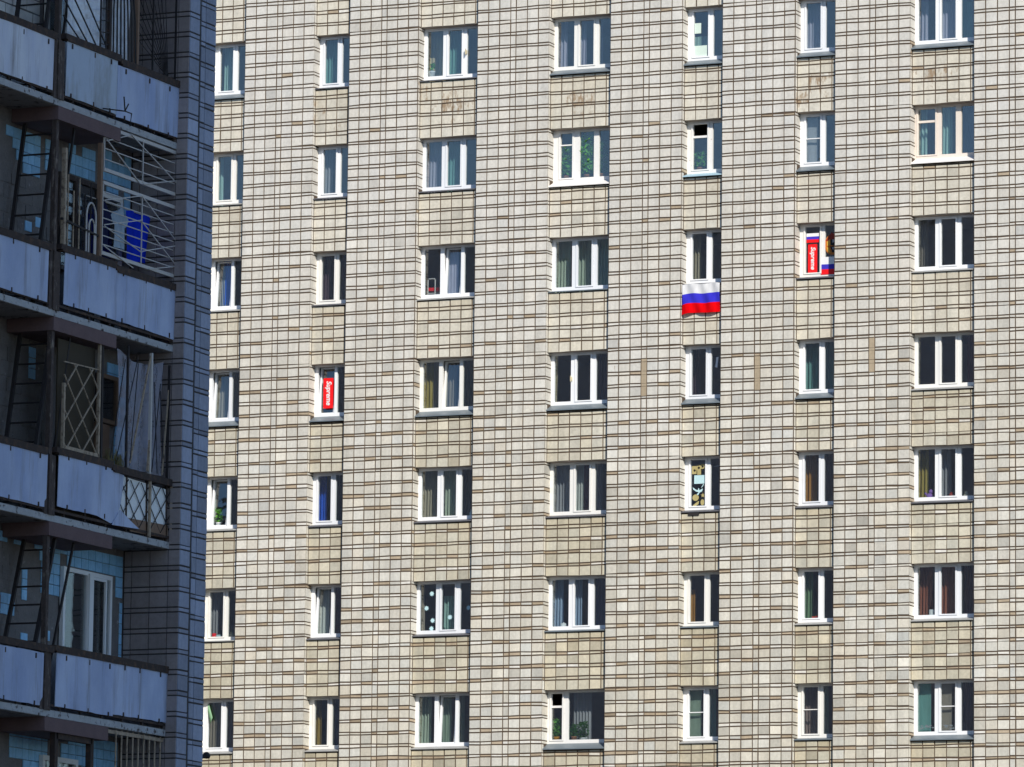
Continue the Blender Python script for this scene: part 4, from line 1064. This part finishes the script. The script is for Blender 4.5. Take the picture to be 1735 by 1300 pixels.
s = MB(); s.box(XB + .02, XB + .07, -58.15, -57.75, 11.0, 12.58); s.box(XB + .071, XB + .08, -58.08, -57.82, 11.2, 11.9); s.box(XB + .071, XB + .08, -58.08, -57.82, 12.0, 12.5); lb(s.build('door', M['wood_brown']))
lwindow('window', -59.9, -58.4, 17.2, 18.95, 'wood_white', (-59.2,), fw=.07)
lwindow('window', -59.55, -58.5, 6.5, 7.75, 'wood_white', (-59.1,), fw=.07)
lwindow('door', -58.2, -57.5, 13.85, 15.9, 'wood_white', (), fw=.07)

# top loggia: plastic sheeting, iron bars
def sheet(name, u0, u1, z0, z1, x, amp, mat, label, folds=6, lean=0):
    mb = MB(); mb.smooth = True; nu, nv = 36, 14; ph = rnd.uniform(0, 6)
    for j in range(nv + 1):
        t = j / nv
        for i in range(nu + 1):
            s = i / nu
            mb.v.append((x + amp * (math.sin(6.28 * folds * s + ph + 1.5 * t) * (.4 + .6 * t) + .6 * math.sin(6.28 * 2.3 * s + 4 * t)), u0 + (u1 - u0) * s + lean * t + .03 * math.sin(5 * t + s * 9), z1 + (z0 - z1) * t - .12 * math.sin(3.14 * s) * (1 - t)))
    for j in range(nv):
        for i in range(nu): k = j * (nu + 1) + i; mb.f.append((k, k + nu + 1, k + nu + 2, k + 1)); mb.mi.append(0)
    return tag(mb.build(name, M[mat]), label, 'plastic sheet')
sheet('plastic_sheet', -60.45, -59.25, 16.95, 19.3, XP - .13, .06, 'film', 'crumpled bluish plastic sheet sagging in top loggia beside rusty post', 5, .1)
sheet('plastic_sheet', -59.20, -58.38, 16.95, 19.3, XP - .14, .07, 'film', 'bright crumpled plastic sheet behind upright bars in top loggia', 4, -.05)
sheet('plastic_sheet', -58.6, -57.2, 11.9, 13.55, XP - .12, .025, 'film_faint', 'dusty taut plastic film behind bars of third loggia', 4, 0)
gr = empty('bar_screen', (XP, -58.8, 17.6)); tag(gr, 'bent black upright bars fencing plastic sheets of top loggia', 'bar screen')
for k in range(9):
    u = -59.35 + k * .115
    s = MB(); s.tube([(XP + .0, u, 17.6), (XP + .0, u - .02 * k * .3, 18.3), (XP + .0, u - .05 * (k - 3), 19.3)], .012, 6); sub('bar', s, M['bars_dark'], gr)
for u0, z0_, u1, z1_ in ((-60.6, 18.5, -59.5, 17.62), (-60.6, 18.2, -59.75, 17.62), (-60.6, 17.95, -60.0, 17.65), (-60.6, 18.9, -59.3, 17.75)):
    s = MB(); s.bar(YX(u0, z0_, -.02), YX(u1, z1_, -.02), .016, .016); sub('bar', s, M['bars_dark'], gr)
s = MB(); s.bar(YX(-59.22, 17.6, -.03), YX(-59.22, 19.5, -.03), .07, .07); sub('post', s, M['lb_rail'], gr)
for k in range(7):
    s = MB(); zz = 17.75 + k * .17; s.bar(YX(-59.5, zz, -.01), YX(-59.24, zz + .03, -.01), .014, .014); sub('bar', s, M['bars_dark'], gr)
s = MB(); s.bar(YX(-59.5, 17.6, -.01), YX(-59.5, 19.3, -.01), .02, .02); sub('bar', s, M['bars_dark'], gr)
fan = empty('fan_grille', (XP, -57.7, 17.6)); tag(fan, 'black fan shaped iron grille with wooden upright at right end of top loggia', 'grille')
s = MB(); s.bar(YX(-58.36, 17.55, -.03), YX(-58.36, 19.5, -.03), .05, .06); sub('post', s, M['wood_brown'], fan)
for k in range(11):
    an = R(96 + k * 6.2); ln = 2.4
    u1, z1_ = -57.32 + ln * math.cos(an), 17.66 + ln * math.sin(an)
    t = 1
    if u1 < -58.34: t = (-58.34 + 57.32) / (u1 + 57.32)
    s = MB(); s.bar(YX(-57.32, 17.66, -.05), YX(-57.32 + (u1 + 57.32) * t, 17.66 + (z1_ - 17.66) * t, -.05), .008, .008); sub('bar', s, M['bars_dark'], fan)
for u in (-57.85, -57.14):
    s = MB(); s.bar(YX(u, 17.6, -.03), YX(u, 19.5, -.03), .022, .022); sub('bar', s, M['bars_dark'], fan)
# second loggia: white welded grille in two leaves, blue towel
def grille(name, label, u0, u1, z0, z1, nbar, mids, diags, mat, w=.024, thin=.013, x=-.02, leanz=0):
    root = empty(name, (XP, u0, z0)); tag(root, label, 'grille', 'welded grilles on the second loggia')
    for a, b in (((u0, z0), (u1, z0 + leanz)), ((u0, z1), (u1, z1 + leanz))): s = MB(); s.bar(YX(a[0], a[1], x), YX(b[0], b[1], x), w * 1.6, .05); sub('rail', s, M[mat], root)
    for u, l in ((u0, 0), (u1, leanz)): s = MB(); s.bar(YX(u, z0 + l - .03, x), YX(u, z1 + l + .02, x), w, w); sub('stile', s, M[mat], root)
    for k in range(nbar):
        zz = z0 + (z1 - z0) * (k + 1) / (nbar + 1); s = MB(); s.bar(YX(u0, zz, x), YX(u1, zz + leanz, x), thin, thin); sub('bar', s, M[mat], root)
    for u in mids: s = MB(); s.bar(YX(u, z0, x + .02), YX(u, z1, x + .02), thin * 1.2, thin); sub('bar', s, M[mat], root)
    for a, b, c_, d in diags: s = MB(); s.bar(YX(a, b, x + .03), YX(c_, d, x + .03), thin, thin); sub('bar', s, M[mat], root)
um = -58.14
grille('window_grille', 'upper pale welded window grille with zigzag bars on second loggia', -59.30, -57.02, 15.99, 16.60, 3, (um,), ((-59.28, 16.40, -58.5, 16.62), (-58.55, 16.62, -57.05, 16.14), (-59.28, 16.42, um - .1, 15.96), (um, 15.97, -57.05, 16.2)), 'bars_white')
grille('window_grille', 'lower tall pale welded window grille with zigzag bars on second loggia', -59.32, -57.02, 14.80, 15.80, 7, (um,), ((-59.3, 15.55, um, 15.80), (um, 15.78, -57.05, 15.3), (-59.3, 15.2, um, 15.45), (um, 15.42, -57.05, 14.95), (-59.3, 15.18, um, 14.98), (um, 15.0, -57.05, 15.25), (-59.3, 14.9, -58.4, 14.72), (-57.9, 14.78, -57.05, 14.95)), 'bars_white')
s = MB(); s.smooth = True
for j in range(11):
    t = j / 10
    for i in range(17):
        q = i / 16; s.v.append((XP - .36 + .03 * math.sin(q * 9 + t * 2), -57.95 + .74 * q - .05 * t * q, 15.64 - .66 * t + .03 * math.sin(q * 3.1) * (1 - t) - .06 * t * (1 - q)))
for j in range(10):
    for i in range(16): k = j * 17 + i; s.f.append((k, k + 17, k + 18, k + 1)); s.mi.append(0)
tag(s.build('towel', cloth_mat('royal_blue_towel', (.02, .06, .80), .25)), 'royal blue towel hanging behind pale grille in second loggia', 'towel')
def garment(name, u0, u1, z0, z1, x, col, label):
    g_ = MB(); g_.smooth = True; w = u1 - u0; um_ = (u0 + u1) / 2
    prof = [(0, .16), (.06, .52), (.16, .62), (.34, .50), (.40, .36), (.7, .38), (1, .42)]
    n_ = 12
    for t, hw in prof:
        for i in range(n_ + 1):
            q = i / n_ * 2 - 1
            g_.v.append((x + .035 * math.cos(q * 1.5) + .014 * math.sin(q * 7 + t * 3), um_ + q * hw * w, z1 + (z0 - z1) * t - .08 * abs(q) * (1 - t)))
    for j in range(len(prof) - 1):
        for i in range(n_): k = j * (n_ + 1) + i; g_.f.append((k, k + n_ + 1, k + n_ + 2, k + 1)); g_.mi.append(0)
    return tag(g_.build(name, cloth_mat(col[0], col[1], .1)), label, 'garment')
garment('jacket', -58.95, -58.45, 14.98, 15.66, XP - .35, ('navy_cloth', (.03, .035, .09)), 'dark navy jacket hung left of blue towel in second loggia')
garment('shirt', -58.4, -57.98, 15.05, 15.66, XP - .34, ('pale_cloth', (.46, .56, .66)), 'pale blue shirt hung between jacket and towel in second loggia')
s = MB(); s.tube([(XP - .36, -59.2, 15.66), (XP - .36, -57.14, 15.66)], .008, 6); tag(s.build('clothes_line', M['bars_white']), 'thin clothes line holding blue towel in second loggia', 'clothes line')
ig = empty('iron_grille', (XP, -59.9, 14.7)); tag(ig, 'dark iron grille with hooped bars beside ladder in second loggia', 'grille')
for k in range(6):
    u = -60.3 + k * .17; s = MB(); s.tube([YX(u, 14.70, -.04), YX(u, 15.55 if k % 2 else 15.75, -.04)], .011, 6); sub('bar', s, M['bars_tan'] if k < 3 else M['bars_dark'], ig)
for u, rr, zz in ((-59.62, .14, 15.25), (-59.60, .085, 15.1)):
    s = MB(); s.tube([YX(u - rr, 14.7, -.03)] + [YX(u + rr * math.cos(R(180 - q * 15)), zz + rr * 1.5 * math.sin(R(q * 15)), -.03) for q in range(13)] + [YX(u + rr, 14.7, -.03)], .013, 6); sub('hoop', s, M['bars_white'], ig)
s = MB(); s.bar(YX(-60.5, 15.1, -.03), YX(-59.36, 15.02, -.03), .03, .03); sub('rail', s, M['bars_dark'], ig)
s = MB(); s.bar(YX(-59.38, 14.66, -.03), YX(-59.38, 16.35, -.03), .06, .06); sub('post', s, M['wood_brown'], ig)
s = MB(); s.bar(YX(-60.44, 14.66, -.03), YX(-60.44, 16.1, -.03), .055, .06); sub('post', s, M['bars_tan'], ig)
# third loggia: diamond grille, leaning rods
dg_ = empty('diamond_grille', (XP, -59.8, 11.9)); tag(dg_, 'tan diamond pattern grille over dark opening in third loggia', 'grille')
u0, u1, z0_, z1_ = -60.34, -59.30, 11.93, 13.12
for u in (u0, u1): s = MB(); s.bar(YX(u, z0_ - .05, -.02), YX(u, z1_ + .4 if u == u1 else z1_ - .3, -.02), .04, .04); sub('stile', s, M['bars_tan'], dg_)
s = MB(); s.bar(YX(u0, z0_, -.02), YX(u1, z0_, -.02), .04, .05); sub('rail', s, M['bars_tan'], dg_)
s = MB(); s.bar(YX(u0, z1_, -.02), YX(u1, z1_ + .02, -.02), .015, .015); sub('rail', s, M['bars_tan'], dg_)
du = (u1 - u0) / 2.25
for d in (1, -1):
    for k in range(-4, 8):
        a = u0 + .1 + k * du; pts = []
        for t in range(81):
            zz = z0_ + (z1_ - z0_) * t / 80; uu = a + d * (zz - z0_) * 1.0
            if u0 <= uu <= u1: pts.append((uu, zz))
        if len(pts) > 6: s = MB(); s.bar(YX(*pts[0], -.015 + .008 * d), YX(*pts[-1], -.015 + .008 * d), .016, .016); sub('bar', s, M['bars_tan'], dg_)
s = MB(); s.box(XP - .11, XP - .09, -60.40, -59.30, 11.0, 13.44); tag(s.build('dark_back_board', surface('dark_brown_board', (.055, .042, .026), .8, .2, 3)), 'dark brown backing board added behind diamond grille in third loggia', 'board')  # board added as a dark background for the grille
rods = empty('rod_screen', (XP, -57.7, 11.9)); tag(rods, 'thin leaning rods and uprights across plastic film of third loggia', 'rod screen')
for u0, za, u1, zb, w, mt in ((-58.42, 11.75, -58.42, 13.6, .03, 'bars_dark'), (-57.70, 11.85, -57.70, 13.6, .04, 'bars_white'), (-57.15, 11.85, -57.13, 13.5, .03, 'bars_dark'), (-58.3, 11.95, -57.72, 13.55, .022, 'bars_tan'), (-57.75, 11.9, -57.68, 12.6, .03, 'bars_tan'), (-57.3, 11.9, -57.12, 13.3, .018, 'bars_tan'), (-58.7, 12.0, -58.1, 13.5, .01, 'bars_dark'), (-58.5, 13.4, -58.9, 11.95, .01, 'bars_dark'), (-58.1, 13.4, -58.3, 11.95, .01, 'bars_dark'), (-57.62, 11.9, -57.4, 13.2, .01, 'bars_dark'), (-57.4, 13.1, -57.25, 11.95, .01, 'bars_dark'), (-57.6, 13.2, -57.45, 11.9, .01, 'bars_dark'), (-59.2, 11.9, -59.22, 13.5, .045, 'bars_dark')):
    s = MB(); s.bar(YX(u0, za, -.03), YX(u1, zb, -.03), w, w); sub('rod', s, M[mt], rods)
# dry plant in a box on the third rail
pb = empty('planter_box', (XP - .12, -58.55, 11.86)); tag(pb, 'dried plants in small box on rail of third loggia', 'planter')
s = MB(); s.box(-.07, .07, -.32, .26, -.06, .02); s.build('box', M['wood_brown'], pb)
s = MB()
for k in range(60):
    u = rnd.uniform(-.3, .25); l = rnd.uniform(.06, .24); a = rnd.gauss(0, .4)
    b = Vector((rnd.uniform(-.05, .05), u, .02)); tip = b + Vector((rnd.gauss(0, .04), l * math.sin(a), l * math.cos(a))); q = Vector((0, .008, .004))
    s.quad([b - q, b + q, tip + q * 2, tip - q])
s.build('leaves', cloth_mat('dry_leaf', (.22, .19, .09), .3), pb)
# lowest loggia: frames and bars
lo_ = empty('bar_grille', (XP, -58.2, 7.5)); tag(lo_, 'row of thin upright bars under lowest balcony by side wall', 'grille')
for k in range(9):
    u = -58.55 + k * .17; s = MB(); s.tube([YX(u, 6.4, -.03), YX(u, 8.16, -.03)], .012, 6); sub('bar', s, M['bars_tan'], lo_)
s = MB(); s.bar(YX(-58.9, 8.12, -.03), YX(-57.13, 8.12, -.03), .03, .05); sub('rail', s, M['bars_tan'], lo_)
dfm = empty('wooden_screen', (XP, -59.7, 7.4)); tag(dfm, 'dark wooden glazing frame under brown beam of lowest loggia', 'screen')
for u in (-60.32, -59.27): s = MB(); s.bar(YX(u, 6.3, -.06), YX(u, 7.98, -.06), .09, .08); sub('stile', s, M['lb_rail'], dfm)
s = MB(); s.bar(YX(-60.32, 7.94, -.06), YX(-59.27, 7.94, -.06), .08, .08); sub('rail', s, M['lb_rail'], dfm)
# washing-line bracket under the top balcony sheets, lamp on the end corner
br = MB(); br.tube([YX(-59.5, 16.82, .05), YX(-59.3, 16.80, .3), YX(-59.1, 16.80, .3), YX(-59.1, 16.62, .28)], .010, 6); br.tube([YX(-59.3, 16.80, .3), YX(-59.34, 17.0, .3)], .01, 6); br.tube([YX(-59.3, 16.80, .3), YX(-59.2, 16.92, .3)], .01, 6)
tag(br.build('line_bracket', M['bars_dark']), 'twisted dark wire bracket below stained top balcony sheet', 'bracket')
wl = empty('wall_lamp', (XF, YE, 8.0)); tag(wl, 'small dark round lamp on arm at bottom corner of shaded building', 'lamp')
s = MB(); s.tube([(XF - .05, YE - .005, 7.92), (XF - .04, YE + .10, 7.95), (XF - .03, YE + .16, 8.0)], .02, 8); sub('arm', s, M['bars_dark'], wl)
s = MB(); s.smooth = True; s.lathe((XF - .03, YE + .17, 7.97), [(.01, -.04), (.045, -.035), (.06, 0), (.045, .035), (.02, .055), (.004, .058)], 14); sub('head', s, M['bars_dark'], wl)

# ------------------------------------------------------------------ unseen tower added right of the view to shade the loggia building
tw = empty('added_shade_tower', (64, -98, 0)); tag(tw, 'unseen tall tower added right of the view to shade the loggia building', 'apartment block')
def twp(o): o.parent = tw; o.matrix_parent_inverse = Matrix.Translation((-64, 98, 0)); return o
m = MB(); m.box(53, 68, -107.5, -88, 0, 57); twp(m.build('wall', M['wall_far']))
m = MB(); m.box(52.7, 68.3, -107.8, -87.7, 57, 57.6); twp(m.build('roof', M['lb_slab']))
